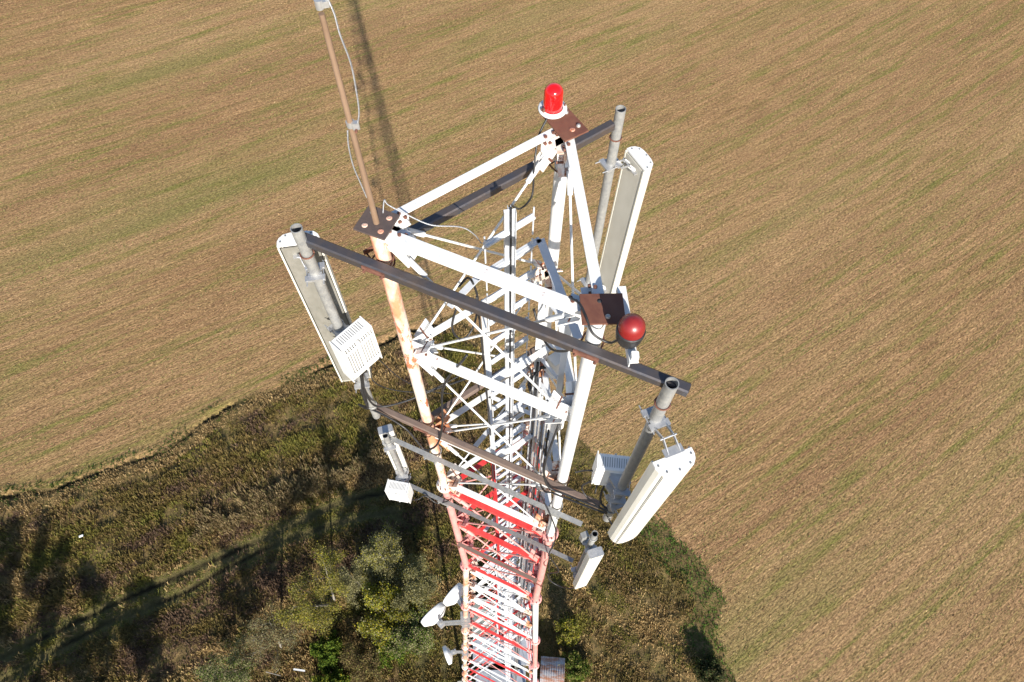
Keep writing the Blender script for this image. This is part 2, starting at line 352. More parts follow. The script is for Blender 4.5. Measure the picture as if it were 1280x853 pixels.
def tufts(name, X, Y, hgt, width, col, blades=4, lean=.5, Z=None):
    """leaning triangular blades, one cluster per (X, Y)"""
    n = len(X); Z = height(X, Y)-.03 if Z is None else Z
    X = np.repeat(X, blades); Y = np.repeat(Y, blades); Z = np.repeat(Z, blades); H = np.repeat(hgt, blades)*rng.uniform(.6, 1.1, n*blades)
    W = np.repeat(width, blades); a = rng.uniform(0, 2*np.pi, n*blades); ln = rng.uniform(.1, lean, n*blades)*H
    bx = X+rng.normal(0, 1, n*blades)*W*.8; by = Y+rng.normal(0, 1, n*blades)*W*.8
    t = a+np.pi/2; p0 = np.stack([bx-np.cos(t)*W/2, by-np.sin(t)*W/2, Z], 1); p1 = np.stack([bx+np.cos(t)*W/2, by+np.sin(t)*W/2, Z], 1)
    p2 = np.stack([bx+np.cos(a)*ln+np.cos(t)*W*.3, by+np.sin(a)*ln+np.sin(t)*W*.3, Z+H], 1); p3 = np.stack([bx+np.cos(a)*ln-np.cos(t)*W*.3, by+np.sin(a)*ln-np.sin(t)*W*.3, Z+H], 1)
    Vv = np.stack([p0, p1, p2, p3], 1).reshape(-1, 3); Ff = np.arange(len(Vv)).reshape(-1, 4)
    cc = np.repeat(np.repeat(col, blades, 0)*rng.uniform(.75, 1.25, (n*blades, 1)), 4, 0)
    return np_mesh(name, Vv, Ff, M['grass'], col=cc)
def pick(pal, w_, n):
    return np.array(pal)[rng.choice(len(pal), n, p=np.array(w_)/sum(w_))]
# rough herbs and dry stalks over the whole meadow
N = 210000
X = rng.uniform(-66, 26, N); Y = rng.uniform(-6, 47, N); s = sborder(X, Y)
rd = np.minimum(seg_dist(X, Y, RUT1), seg_dist(X, Y, RUT2)); rside = X > -4
U = np.where(rside, X*.77-Y*.64, X*.914+Y*.407); W_ = np.where(rside, X*.64+Y*.77, -X*.407+Y*.914)      # along / across the mown lines
lush = rside & (Y < 21) & (s < 2.6)
keep = (s > .1) & (rd > np.where(X < -12, .4, .12)+rng.uniform(0, .9, N)*np.where(X < -12, 1, .25)) & (vnoise(X*.8, Y*.8, 77)+rng.uniform(-.3, .3, N) > .32) & (~lush | (rng.uniform(0, 1, N) < .10))
X, Y, s, U, W_, rside = X[keep], Y[keep], s[keep], U[keep], W_[keep], rside[keep]; n = len(X)
tone = fbm(U*.07, W_*.35, 51, 4)+rng.normal(0, .045, n); tone2 = fbm(U*.2+9, W_*.45, 57, 3)+rng.normal(0, .05, n)
col = pick([(.27, .18, .08), (.19, .13, .055), (.33, .23, .11), (.19, .16, .05)], [3, 3, 2, 2], n)
m = (tone > .54) | (rside & (tone > .47)); col[m] = pick([(.50, .36, .17), (.38, .26, .115), (.26, .19, .08)], [3, 3, 1], m.sum())
m = tone < .43; col[m] = pick([(.20, .155, .05), (.15, .115, .04), (.28, .20, .075)], [4, 4, 2], m.sum())
m = (tone2 > .60) & ~rside; col[m] = pick([(.17, .105, .07), (.22, .145, .095), (.12, .08, .055)], [1, 1, 1], m.sum())
m = (tone2 < .36); col[m] = pick([(.24, .21, .05), (.17, .165, .04)], [1, 1], m.sum())
m = (s < 2.2) & ~rside; col[m] = pick([(.46, .33, .16), (.34, .235, .11), (.24, .17, .075)], [3, 3, 2], m.sum())
hg = (.18+.60*vnoise(U*.35, W_*.7, 61)*rng.uniform(.5, 1.2, n))*np.clip(.3+s/5, 0, 1)*np.where(rside, .65, 1)
tag(tufts('rough_herbs', X, Y, hg, rng.uniform(.03, .09, n), col, 4, .9), 'rough brown and olive weeds covering the overgrown meadow below the tower', 'weeds', kind='stuff')
# pale reed-like grass bands beside the track
N = 12000; t = rng.uniform(0, 1, N)
X = -50+38*t+rng.normal(0, .8, N); Y = 6.5+17.5*t+2.4+np.abs(rng.normal(0, 1.6, N))
kp = (fbm(X*.3, Y*.3, 91, 3) > .42) & (sborder(X, Y) > .5) & (X > -36); X, Y = X[kp], Y[kp]; n = len(X)
tag(tufts('dry_reed_grass', X, Y, rng.uniform(.7, 1.3, n), rng.uniform(.03, .07, n), pick([(.38, .29, .16), (.30, .22, .11), (.25, .22, .09)], [3, 3, 2], n), 4, .4), 'tall pale straw coloured grass along the upper side of the rutted track', 'dry grass', kind='stuff')
# short green grass between and above the ruts
N = 60000; X = rng.uniform(-60, -4, N); Y = rng.uniform(-2, 25, N); r1, r2 = seg_dist(X, Y, RUT1), seg_dist(X, Y, RUT2); r = np.minimum(r1, r2)
kp = (r > .38) & (r < 1.7) & (fbm(X*.25, Y*.25, 15, 2) > .36); X, Y = X[kp], Y[kp]; n = len(X)
tag(tufts('track_grass', X, Y, rng.uniform(.06, .20, n), rng.uniform(.03, .08, n), pick([(.20, .20, .045), (.15, .165, .035), (.24, .21, .07)], [3, 3, 2], n), 3, .9), 'short yellow green grass growing beside and between the wheel ruts', 'grass', kind='stuff')
# lush dark green strip at the edge of the field
N = 70000; X = rng.uniform(-60, 26, N); Y = rng.uniform(0, 47, N); s = sborder(X, Y)
right = (X > 13) & (Y < 21); wid = np.where(right, 3.4, 1.3)
kp = (s > np.where(right, -.3, -1.)) & (s < wid) & (fbm(X*.33, Y*.33, 19, 3) > np.where(right, .30, .42)) & (right | (X < -17)); X, Y = X[kp], Y[kp]; n = len(X); right = right[kp]
cg = pick([(.10, .18, .03), (.13, .21, .04), (.075, .13, .025)], [2, 2, 2], n); cg[~right] *= np.array([.75, .62, .8])
tag(tufts('field_edge_grass', X, Y, rng.uniform(.08, .26, n), rng.uniform(.03, .08, n), cg, 5, 1.), 'lush dark green grass strip where the stubble field meets the meadow', 'grass', kind='stuff')
# stubble stalks of the field, grainy rows
N = 420000; X = rng.uniform(-92, 92, N); Y = rng.uniform(0, 118, N)
kp = (np.abs(X) < 50+Y*.40) & (sborder(X, Y) < -.1); X, Y = X[kp], Y[kp]
v = Y-.615*X-.00067*X*X; sw = fbm(v*.075+4, X*.011, 99, 3); rows = vnoise(v*2.2, X*.15, 71); kp = rng.uniform(0, 1, len(X)) < .25+.75*rows*np.clip(.4+1.2*fbm(X*.03, Y*.03, 5, 2), 0, 1); X, Y = X[kp], Y[kp]; v = v[kp]; n = len(X)
g = fbm(X*.05+3, v*.5, 81, 3)+.6*(fbm(X*.3, v*1.3, 83, 2)-.5)
col = pick([(.43, .28, .14), (.33, .205, .10), (.20, .122, .062), (.52, .37, .20)], [3, 3, 2, 1], n)
m = g+rng.normal(0, .04, n) > .56; col[m] = pick([(.21, .22, .07), (.30, .27, .10), (.15, .17, .055)], [2, 2, 1], m.sum())
tag(tufts('stubble_stalks', X, Y, rng.uniform(.06, .17, n), rng.uniform(.05, .13, n), col, 1, 1.4), 'cut straw stubble and green regrowth in rows across the field', 'stubble', kind='stuff')
# GROUND-END
# ------------------------------------------------------------------ the lattice tower
AX = Vector((0, 3.325, 0)); LEG_AZ = [R(-174), R(66), R(-54)]        # left, back, front-right legs
def t_rad(z): return 1.031 if z > 58.4 else 1.031+.056*(58.4-z)
def leg_r(z): return .0625 if z > 64.6 else (.066 if z > 58.4 else .075+.0011*(58.4-z))
def LP(i, z, off=0.):
    r = t_rad(z)+off; return AX+Vector((math.cos(LEG_AZ[i])*r, math.sin(LEG_AZ[i])*r, z))
JOINTS = [71.0, 64.62, 58.4, 52.2, 46.0, 39.8, 33.6, 27.4, 21.2, 15.0, 8.0, 0.2]
def face_n(i, j):
    m = (LP(i, 60)+LP(j, 60))/2-AX; m.z = 0; return m.normalized()
tower = tag(empty('lattice_tower', tuple(AX)), 'tall three legged steel lattice tower painted in red and white bands', 'tower')
for i in range(3):
    mb = MB()
    for s_, (z1, z0) in enumerate(zip(JOINTS[:-1], JOINTS[1:])):
        mb.cur = {0: 0, 1: 1}.get(s_, 2 if s_ % 2 == 0 else 3)
        mb.tube(LP(i, z0), LP(i, z1), leg_r(z0), leg_r(z1-.01), 20)
    mats = [['white_rusty', 'pink', 'lowwhite', 'orange'], ['white', 'pink', 'white', 'pink'], ['white', 'pink', 'white', 'pink']][i]
    o = mb.build('leg', mats, tower); o['label'] = ['tower leg with peeling orange rusted paint', 'tower leg under the bright red beacon', 'front tower leg with mostly clean paint'][i]
def col_at(z):
    for s_, z0 in enumerate(JOINTS[1:]):
        if z >= z0-.02: return s_
    return 10
def strut_mat(s_): return 'white' if s_ % 2 == 0 else 'red'
levels = []
for s_, (z1, z0) in enumerate(zip(JOINTS[:-1], JOINTS[1:])):
    nb = 3 if s_ < 3 else (2 if s_ < 5 else 1)
    if s_ == 0: zz = [70.93, 69.05, 66.85, 64.80]
    else: zz = [z1-.2+(z0+.16-(z1-.2))*q/nb for q in range(nb+1)]
    levels.append(zz)
SKIP_LAST = 3
# joint flanges
for z in JOINTS[1:-1]:
    for i in range(3):
        mb = MB(); r = leg_r(z-.1); d = (LP(i, z-1)-LP(i, z+1)).normalized()
        p = LP(i, z); mb.lathe([(r*.9, .035), (r*1.9, .035), (r*1.9, .003), (r*.9, .003)], p, -d, 28); mb.lathe([(r*.9, -.003), (r*1.9, -.003), (r*1.9, -.035), (r*.9, -.035)], p, -d, 28)
        mb.cur = 1
        for q in range(8):
            a = q*math.pi/4+.2; c_ = p+Vector((math.cos(a), math.sin(a), 0))*r*1.48; mb.tube(c_-d*.06, c_+d*.06, .012, .012, 6)
        s_ = col_at(z+.05); mb.build('flange', ['white_rusty' if (i == 0 and s_ == 0) else ('pink' if z > 50 or i else 'lowwhite'), 'rust_bolt'], tower)
# horizontals, gussets, inner bracing, rods
rod_jobs = []; gus = 0; nstrut = 0; FACES = [(0, 1), (1, 2), (2, 0)]; stuff_strut = MB()
for s_, zz in enumerate(levels):
    for li, z in enumerate(zz):
        big = .080 if s_ == 0 else (.088 if s_ < 3 else .09); mat = strut_mat(s_)
        last = (li == len(zz)-1)
        if last and s_ >= SKIP_LAST: continue
        for i, j in FACES:
            a, b = LP(i, z), LP(j, z); d = (b-a).normalized(); n = face_n(i, j)
            top = (s_ == 0 and li == 0)
            off = n*(.015 if top else .0); p, q = a+d*(.03 if top else leg_r(z)+.02)+off, b-d*(.03 if top else leg_r(z)+.02)+off
            wdt = big*(1.02 if top else (.75 if last and s_ else 1.))
            nstrut += 1
            side = 1 if Vector((0, 0, 1)).cross(d).dot(n) > 0 else -1
            if nstrut <= 99: MB().angle(p, q, wdt, .009, fx=side).build('strut', mat, tower, bevel=.002)
            else: stuff_strut.cur = s_ % 2; stuff_strut.angle(p, q, wdt, .012, fx=side)
        # inner triangle between the middles of the struts
        if not (s_ == 0 and li == 0) and (li < len(zz)-1) and s_ < 5:
            mb = MB(); mids = [(LP(i, z-.05)+LP(j, z-.05))/2 for i, j in FACES]
            for q in range(3): mb.angle(mids[q], mids[(q+1) % 3], big*.7, .008)
            mb.build('inner_bracing', mat, tower)
        for i in range(3):
            if s_ > 6 or (last and s_): continue
            if gus >= 99: continue
            gus += 1; mb = MB(); r = leg_r(z); c_ = LP(i, z)
            for (u, v_) in FACES:
                if i not in (u, v_): continue
                o_ = v_ if u == i else u; d = (LP(o_, z)-c_).normalized(); n = face_n(u, v_)
                L = .20+.012*s_; H = .17+.008*s_
                # vertical gusset in the face plane with chamfered outline
                poly = [(r*.6, -H), (r+L*.55, -H), (r+L, -H*.25), (r+L, H*.25), (r+L*.55, H), (r*.6, H)] if not (s_ == 0 and li == 0) else [(r*.6, -H*1.5), (r+L*.5, -H*1.5), (r+L, -H*.35), (r+L, .02), (r*.6, .02)]
                mb.cur = 0
                f3 = lambda t, h, k: c_+d*t+Vector((0, 0, h))-n*(.018+k)
                vs_ = [f3(t, h, 0) for t, h in poly]+[f3(t, h, .010) for t, h in poly]; m = len(poly)
                mb.add(vs_, [[q, (q+1) % m, m+(q+1) % m, m+q] for q in range(m)]+[list(range(m))[::-1], list(range(m, 2*m))])
                mb.box(c_+d*(r+L*.45)+Vector((0, 0, -big*.15))-n*.05, (L*.9, .09, .010), math.atan2(d.y, d.x))
                # clamp pair that takes the rods
                for sg in ((-1,) if (s_ == 0 and li == 0) else (1, -1)):
                    e0 = c_+d*(r+.05)+Vector((0, 0, sg*.07))+n*.02; e1 = c_+d*(r+.21)+Vector((0, 0, sg*.25))+n*.02
                    mb.bar(e0, e1, .012, .085, up=n); mb.bar(e0-n*.055, e1-n*.055, .012, .085, up=n)
                mb.cur = 1
                for t, h in [(r+L*.25, .05), (r+L*.25, -.05), (r+L*.6, 0.), (r+L*.85, .02), (r+L*.35, -.11)]:
                    for sg in (1, -1): mb.bolt(f3(t, h, .005)+n*.006*sg, n*sg, .016, .016)
                for t, h in [(r+.13, .16), (r+.13, -.16)]:
                    if s_ == 0 and li == 0 and h > 0: continue
                    mb.tube(c_+d*t+Vector((0, 0, h))+n*.05, c_+d*t+Vector((0, 0, h))-n*.09, .013, .013, 8)
                for t in (.3, .7): mb.bolt(c_+d*(r+L*t)+Vector((0, 0, big*.5+.002)), (0, 0, 1), .015, .014)
            gm = 'white' if s_ == 0 else ('white_rusty' if s_ == 0 and i == 0 else ('pink' if s_ % 2 else 'lowwhite'))
            if s_ == 0 and (i == 1 or li > 1): gm = 'lowwhite'
            mb.build('gusset', [gm, 'rust_bolt'], tower)
    for za, zb in zip(zz[:-1], zz[1:]):
        for i, j in FACES: rod_jobs += [(i, j, za, zb, s_), (j, i, za, zb, s_)]
if stuff_strut.v: tag(stuff_strut.build('lower_struts', ['white', 'red'], tower), None, None, kind='stuff')
rest = MB()
for nrod, (i, j, za, zb, s_) in enumerate(rod_jobs):
    n = face_n(i, j); off = n*(.028 if i < j else -.006)-n*.01
    a, b = LP(i, za), LP(j, zb); hd = LP(j, za)-a; hd.normalize()
    a = a+hd*(leg_r(za)+.12)+Vector((0, 0, -.13)); b = b-hd*(leg_r(zb)+.12)+Vector((0, 0, .13)); a += off; b += off
    mb = MB() if nrod < 100 else rest; mb.cur = s_ % 2; r = .012 if s_ == 0 else .016
    if s_ > 6 and nrod % 2: continue
    mb.tube(a, b, r, r, 8); d = (b-a).normalized()
    mb.tube(a+d*.10, a+d*.30, r*2.1, r*2.1, 10)                       # turnbuckle
    mb.bar(a-d*.03, a+d*.07, .012, .07, up=n); mb.bar(b-d*.07, b+d*.03, .012, .06, up=n)
    if nrod < 100: mb.build('brace_rod', ['white', 'pink'], tower)
tag(rest.build('lower_brace_rods', ['white', 'pink'], tower), None, None, kind='stuff')
# flat end plates on top of the legs
def top_plate(i, c4, z, mat, holes, label):
    cc = sum((Vector((*p, 0)) for p in c4), Vector())/4; mb = MB()
    q = [Vector((*p, z)) for p in c4]; mb.add(q+[p+Vector((0, 0, .016)) for p in q], [[0, 1, 5, 4], [1, 2, 6, 5], [2, 3, 7, 6], [3, 0, 4, 7], [3, 2, 1, 0], [4, 5, 6, 7]])
    cc.z = z+.016; o = mb.build('top_plate', mat, tower, bevel=.002); o['label'] = label
    for (u, v_, kind) in holes:
        p = cc+(q[1]-q[0])*u+(q[2]-q[1])*v_; hb = MB()
        if kind == 'bolt': hb.lathe([(0, .02), (.012, .018), (.019, .008), (.019, 0)], p, (0, 0, 1), 14); hb.build('bolt', 'bolt', o)
        elif kind == 'rust': hb.lathe([(.013, .004), (.023, .003), (.023, 0)], p, (0, 0, 1), 14); hb.lathe([(0, .001), (.013, .001)], p, (0, 0, 1), 14); hb.build('bolt_hole', 'orange', o)
        else: hb.lathe([(0, .0015), (.017, .0015), (.017, 0)], p, (0, 0, 1), 14); hb.build('bolt_hole', 'dark', o)  # flat dark disc painting the shade down an open hole
def sq(ccx, ccy, a, wx, wy):
    ca, sa = math.cos(a), math.sin(a); return [(ccx+u*wx/2*ca-v_*wy/2*sa, ccy+u*wx/2*sa+v_*wy/2*ca) for u, v_ in ((-1, 1), (-1, -1), (1, -1), (1, 1))][::-1]
top_plate(0, sq(-1.012, 3.225, R(-22), .26, .25), 71.0, 'plate_dark', [(-.27, .27, 'bolt'), (.25, .25, 'rust'), (-.27, -.27, 'rust'), (.27, -.27, 'rust')], 'dark square plate carrying the brown rod')
top_plate(1, sq(.415, 4.27, R(-58), .345, .23), 71.0, 'plate_rust', [(-.30, -.26, 'bolt'), (-.30, .26, 'bolt'), (-.02, -.28, 'rust')], 'rusty brown plate under the red beacon')
top_plate(2, sq(.62, 2.49, R(2), .30, .245), 71.0, 'plate_rust', [(.28, -.1, 'bolt'), (-.25, .05, 'hole')], 'brown plate beside the round red lamp')
for o in [c for c in tower.children if c.name.startswith('top_plate')]: pass

# single column step ladder in the middle of the tower
LX, LY = -.03, 3.5
mb = MB(); d36 = Vector((math.cos(R(38)), math.sin(R(38)), 0)); up = Vector((math.sin(R(10)), -math.cos(R(10)), 0))
mb.channel((LX, LY, .3), (LX, LY, 70.85), .098, .05, .006, up=up)
mb.channel((LX, LY+.012, .3), (LX, LY+.012, 70.85), .03, .03, .005, up=-up)
ladder = mb.build('ladder', 'ladder', tower, bevel=.002)
mb = MB(); mb.tube((LX+.012, LY-.03, .3), (LX+.012, LY-.03, 70.9), .0085, .0085, 10); mb.build('safety_cable', 'cable', ladder)
rest = MB(); z = 70.58; q = 0
while z > 1:
    mb = MB() if q < 99 else rest
    c_ = Vector((LX, LY, z))
    mb.bar(c_-d36*.25, c_+d36*.25, .055, .022); mb.bar(c_-d36*.25+Vector((0, 0, .024)), c_+d36*.25+Vector((0, 0, .024)), .006, .03)
    for sg in (-1, 1): mb.tube(c_+d36*.25*sg+Vector((0, 0, -.24)), c_+d36*.25*sg+Vector((0, 0, .11)), .007, .008, 8)
    if q < 99: mb.build('rung', 'ladder', ladder)
    z -= .41 if q < 12 else .38; q += 1
tag(rest.build('lower_rungs', 'ladder', ladder), None, None, kind='stuff')
# brackets tying the ladder to the frame
for z, (i, j) in ((70.2, (1, 2)), (66.7, (1, 2)), (62.3, (1, 2)), (58.6, (1, 2)), (52.4, (1, 2))):
    mb = MB(); c_ = Vector((LX, LY, z)); e = c_+d36*.34; mb.bar(c_-d36*.35, e, .06, .012); mb.bar(c_-d36*.35-Vector((0, 0, .03)), e-Vector((0, 0, .03)), .008, .05)
    tgt = LP(2, z, -.10)*.92+LP(1, z)*.08; mb.bar(e, tgt, .075, .012); mb.bar(e-Vector((0, 0, .03)), tgt-Vector((0, 0, .03)), .008, .05)
    tg2 = (LP(0, z, -.05)+LP(2, z))/2*.6+LP(0, z)*.4; mb.bar(c_-d36*.35, tg2, .06, .012)
    mb.build('ladder_bracket', 'ladder', tower)
# feeder cable tray on the back right face
mb = MB(); tx = LP(1, 60)*.35+LP(2, 60)*.65-face_n(1, 2)*.16; tx.z = 0
for z in [70.0-.55*q for q in range(28)]:
    mb.bar(tx+Vector((-.12, .16, z)), tx+Vector((.10, -.14, z)), .04, .012)
for o_ in (Vector((-.12, .16, 0)), Vector((.10, -.14, 0))): mb.bar(tx+o_+Vector((0, 0, 54.5)), tx+o_+Vector((0, 0, 70.1)), .012, .06, up=face_n(1, 2))
mb.build('cable_tray', 'ladder', tower)
fc = tag(empty('feeder_cables', (tx.x, tx.y, 2)), 'bundle of pale and black feeder cables running down inside the tower', 'cables')
for q in range(6):
    p = tx+Vector((-.085+.034*q, .12-.048*q, 0))-face_n(1, 2)*.03; s0 = random.uniform(-.01, .01)
    mb = MB(); mb.path([p+Vector((0, 0, 68.8-q*.25)), p+Vector((s0, s0, 64)), p+Vector((0, s0, 58)), p+Vector((s0, 0, 50)), p+Vector((.1, -.1, 30)), p+Vector((.2, -.2, 2))], .014, 8, 4)
    mb.build('cable', 'cable' if q in (0, 3, 5) else 'alu', fc)
tag(MB().path([(.15, 2.95, 69.2), (.2, 3.2, 68.6), (.25, 3.32, 67.5), (.22, 3.3, 64), (.2, 3.3, 58), (.2, 3.4, 40), (.2, 3.5, 3)], .012, 8).build('thin_cable', 'cable'), 'thin black cable hanging down the middle of the tower beside the ladder', 'cable')
tag(MB().path([(-.30, 3.10, 70.2), (-.29, 3.14, 69.6), (-.27, 3.16, 68), (-.26, 3.2, 66), (-.27, 3.2, 60), (-.3, 3.3, 40)], .010, 8).build('thin_cable', 'cable'), 'thin black cable hanging down inside the tower nearest the rusted leg', 'cable')
# coil of spare cable hung inside
mb = MB(); cc = Vector((.37, 3.16, 68.4)); ax_ = Vector((.35, -.55, .75)).normalized(); x_, y_, _ = frame(ax_)
mb.path([cc+(x_*math.cos(a*.35)+y_*math.sin(a*.35))*(.19+.012*math.sin(a*1.3))+ax_*(.012*math.sin(a*.9)) for a in range(0, 60)], .009, 7, 2)
tag(mb.build('cable_coil', 'cable'), 'coil of spare black cable hung inside the tower near the top', 'cable coil')

# ------------------------------------------------------------------ support booms
BN = 'horizontal booms carrying the antenna pipes'
nF = face_n(2, 0); nG = face_n(0, 1); dF = (LP(2, 60)-LP(0, 60)).normalized(); dG = (LP(1, 60)-LP(0, 60)).normalized()
mF = (LP(2, 60)+LP(0, 60))/2; mF.z = 0; mG = (LP(0, 60)+LP(1, 60))/2; mG.z = 0
def boom(name, m, d, n, t0, t1, z, off, size, mat, label, legs, prof='box'):
    """boom along direction d at distance off outside a tower face; U-bolts round the legs it crosses"""
    c_ = m+n*off+Vector((0, 0, z)); root = tag(empty(name, tuple(c_)), label, 'boom')
    mb = MB(); p, q = c_+d*t0, c_+d*t1
    if prof == 'box': mb.bar(p, q, size, size*1.05, ch=size*.14)
    elif prof == 'angle': mb.angle(p, q, size, .008, fx=-1 if Vector((0, 0, 1)).cross(d).dot(n) > 0 else 1)
    mb.build('beam', mat, root)
    if prof == 'box':
        for e, sg in ((p, -1), (q, 1)): MB().bar(e+d*.001*sg, e+d*.004*sg, size*.66, size*.7).build('end_opening_shade', 'dark', root)  # dark plate on the solid beam end, imitating a shaded hollow
    for t in legs:
        g = c_+d*t-n*(off-.0) ; r = .078; mb = MB(); e = c_+d*t
        for dz in (-.02,):
            pts = [e+n*(size/2+.02)+d*r+Vector((0, 0, dz)), e-n*(off*.55)+d*r+Vector((0, 0, dz))]
            pts += [g+(d*math.cos(a)-n*math.sin(a))*r+Vector((0, 0, dz)) for a in [math.pi*k_/8 for k_ in range(9)]]
            pts += [e-n*(off*.55)-d*r+Vector((0, 0, dz)), e+n*(size/2+.02)-d*r+Vector((0, 0, dz))]
            mb.path(pts, .0075, 6, 2)
        mb.box(e+n*(size/2+.006), (.2, .012, .05), math.atan2(d.y, d.x))
        for sg in (-1, 1): mb.bolt(e+n*(size/2+.012)+d*r*sg+Vector((0, 0, -.02)), n, .013, .018)
        mb.build('u_bolt', 'rust_bolt' if 'boom' in mat else 'galv', root)
    return root
LEGT = [-.893, .893]
boom('support_boom', mF, dF, nF, -1.56, 1.66, 70.6, .118, .085, 'boom', 'long dark rusty boom crossing in front of the tower at its top', LEGT)
boom('support_boom', mF, dF, nF, -1.63, 1.40, 67.27, .118, .080, 'boom_brown', 'brown boom crossing the front of the tower below the long top boom', LEGT)
boom('support_boom', mF, dF, nF, -1.52, 1.29, 66.18, .112, .068, 'galv', 'upper of the two grey galvanized booms crossing at the red and white change', LEGT, 'angle')
boom('support_boom', mF, dF, nF, -1.56, 1.36, 64.05, .112, .068, 'galv_dark', 'lower of the two grey galvanized booms, in front of the red struts', LEGT, 'angle')
boom('support_boom', mF, dF, nF, -.86, .86, 61.05, .10, .075, 'boom_brown', 'short brown boom between two legs in front of the lower red struts', LEGT, 'angle')
boom('support_boom', mG, dG, nG, -.90, 1.56, 70.54, .118, .080, 'boom', 'slate coloured boom along the back left side behind the top white strut', LEGT)
boom('support_boom', mG, dG, nG, -1.05, 1.56, 66.98, .118, .080, 'boom_brown', 'brown boom at the back running down left behind the rusted leg', LEGT)

# ------------------------------------------------------------------ antenna pipes
def pipe(x, y, z0, z1, r, mat, label, rings=()):
    root = tag(empty('antenna_pipe', (x, y, z0)), label, 'pipe')
    mb = MB(); mb.tube((x, y, z0), (x, y, z1), r, r, 28, bore=r*.86); mb.build('tube', mat, root)
    for z, mt in rings:
        mb = MB(); mb.path([(x+math.cos(a)*(r+.008), y+math.sin(a)*(r+.008), z) for a in [k_*math.pi/8 for k_ in range(17)]], .0075, 6, 1)
        mb.build('clamp_ring', mt, root)
    return root
pipe(-1.69, 3.345, 67.05, 70.78, .048, 'galv', 'grey steel pipe on the left in front of the antenna seen from its back', ((70.45, 'rust_bolt'), (67.4, 'galv')))
pipe(1.122, 2.078, 67.1, 70.70, .050, 'galv', 'open ended steel pipe on the right front corner with a radio unit on it', ((70.36, 'rust_bolt'), (67.5, 'galv')))
pipe(.972, 4.90, 66.9, 70.60, .049, 'galv', 'steel pipe at the back right corner near the bright red beacon', ((70.25, 'rust_bolt'), (67.1, 'galv')))
pipe(-1.66, 3.29, 63.9, 66.52, .040, 'galv', 'short steel pipe on the left below the long one, small radio at its foot', ((66.3, 'galv'), (64.2, 'galv')))
pipe(1.048, 2.04, 63.9, 66.50, .040, 'galv', 'short steel pipe on the right below the large cream antenna', ((66.3, 'galv'), (64.2, 'galv')))
def clamp_set(mb, px, py, z, r, az):
    """clamp bodies round a pipe with long threaded bolts"""
    dx = Vector((math.cos(az), math.sin(az), 0)); sx = Vector((-dx.y, dx.x, 0)); c_ = Vector((px, py, z))
    for sg in (1, -1):
        mb.bar(c_+dx*(r+.014)*sg-sx*.085, c_+dx*(r+.014)*sg+sx*.085, .055, .028, up=(0, 0, 1))
        mb.tube(c_+sx*(r+.022)*sg-dx*(r+.09), c_+sx*(r+.022)*sg+dx*(r+.07), .006, .006, 6)
        for s2 in (1, -1): mb.bolt(c_+sx*(r+.022)*sg+dx*(r+.03)*s2, dx*s2, .013, .014)
        mb.bar(c_+dx*(r*.6)*sg-sx*(r+.012), c_+dx*(r*.6)*sg+sx*(r+.012), .04, .03, up=(0, 0, 1))

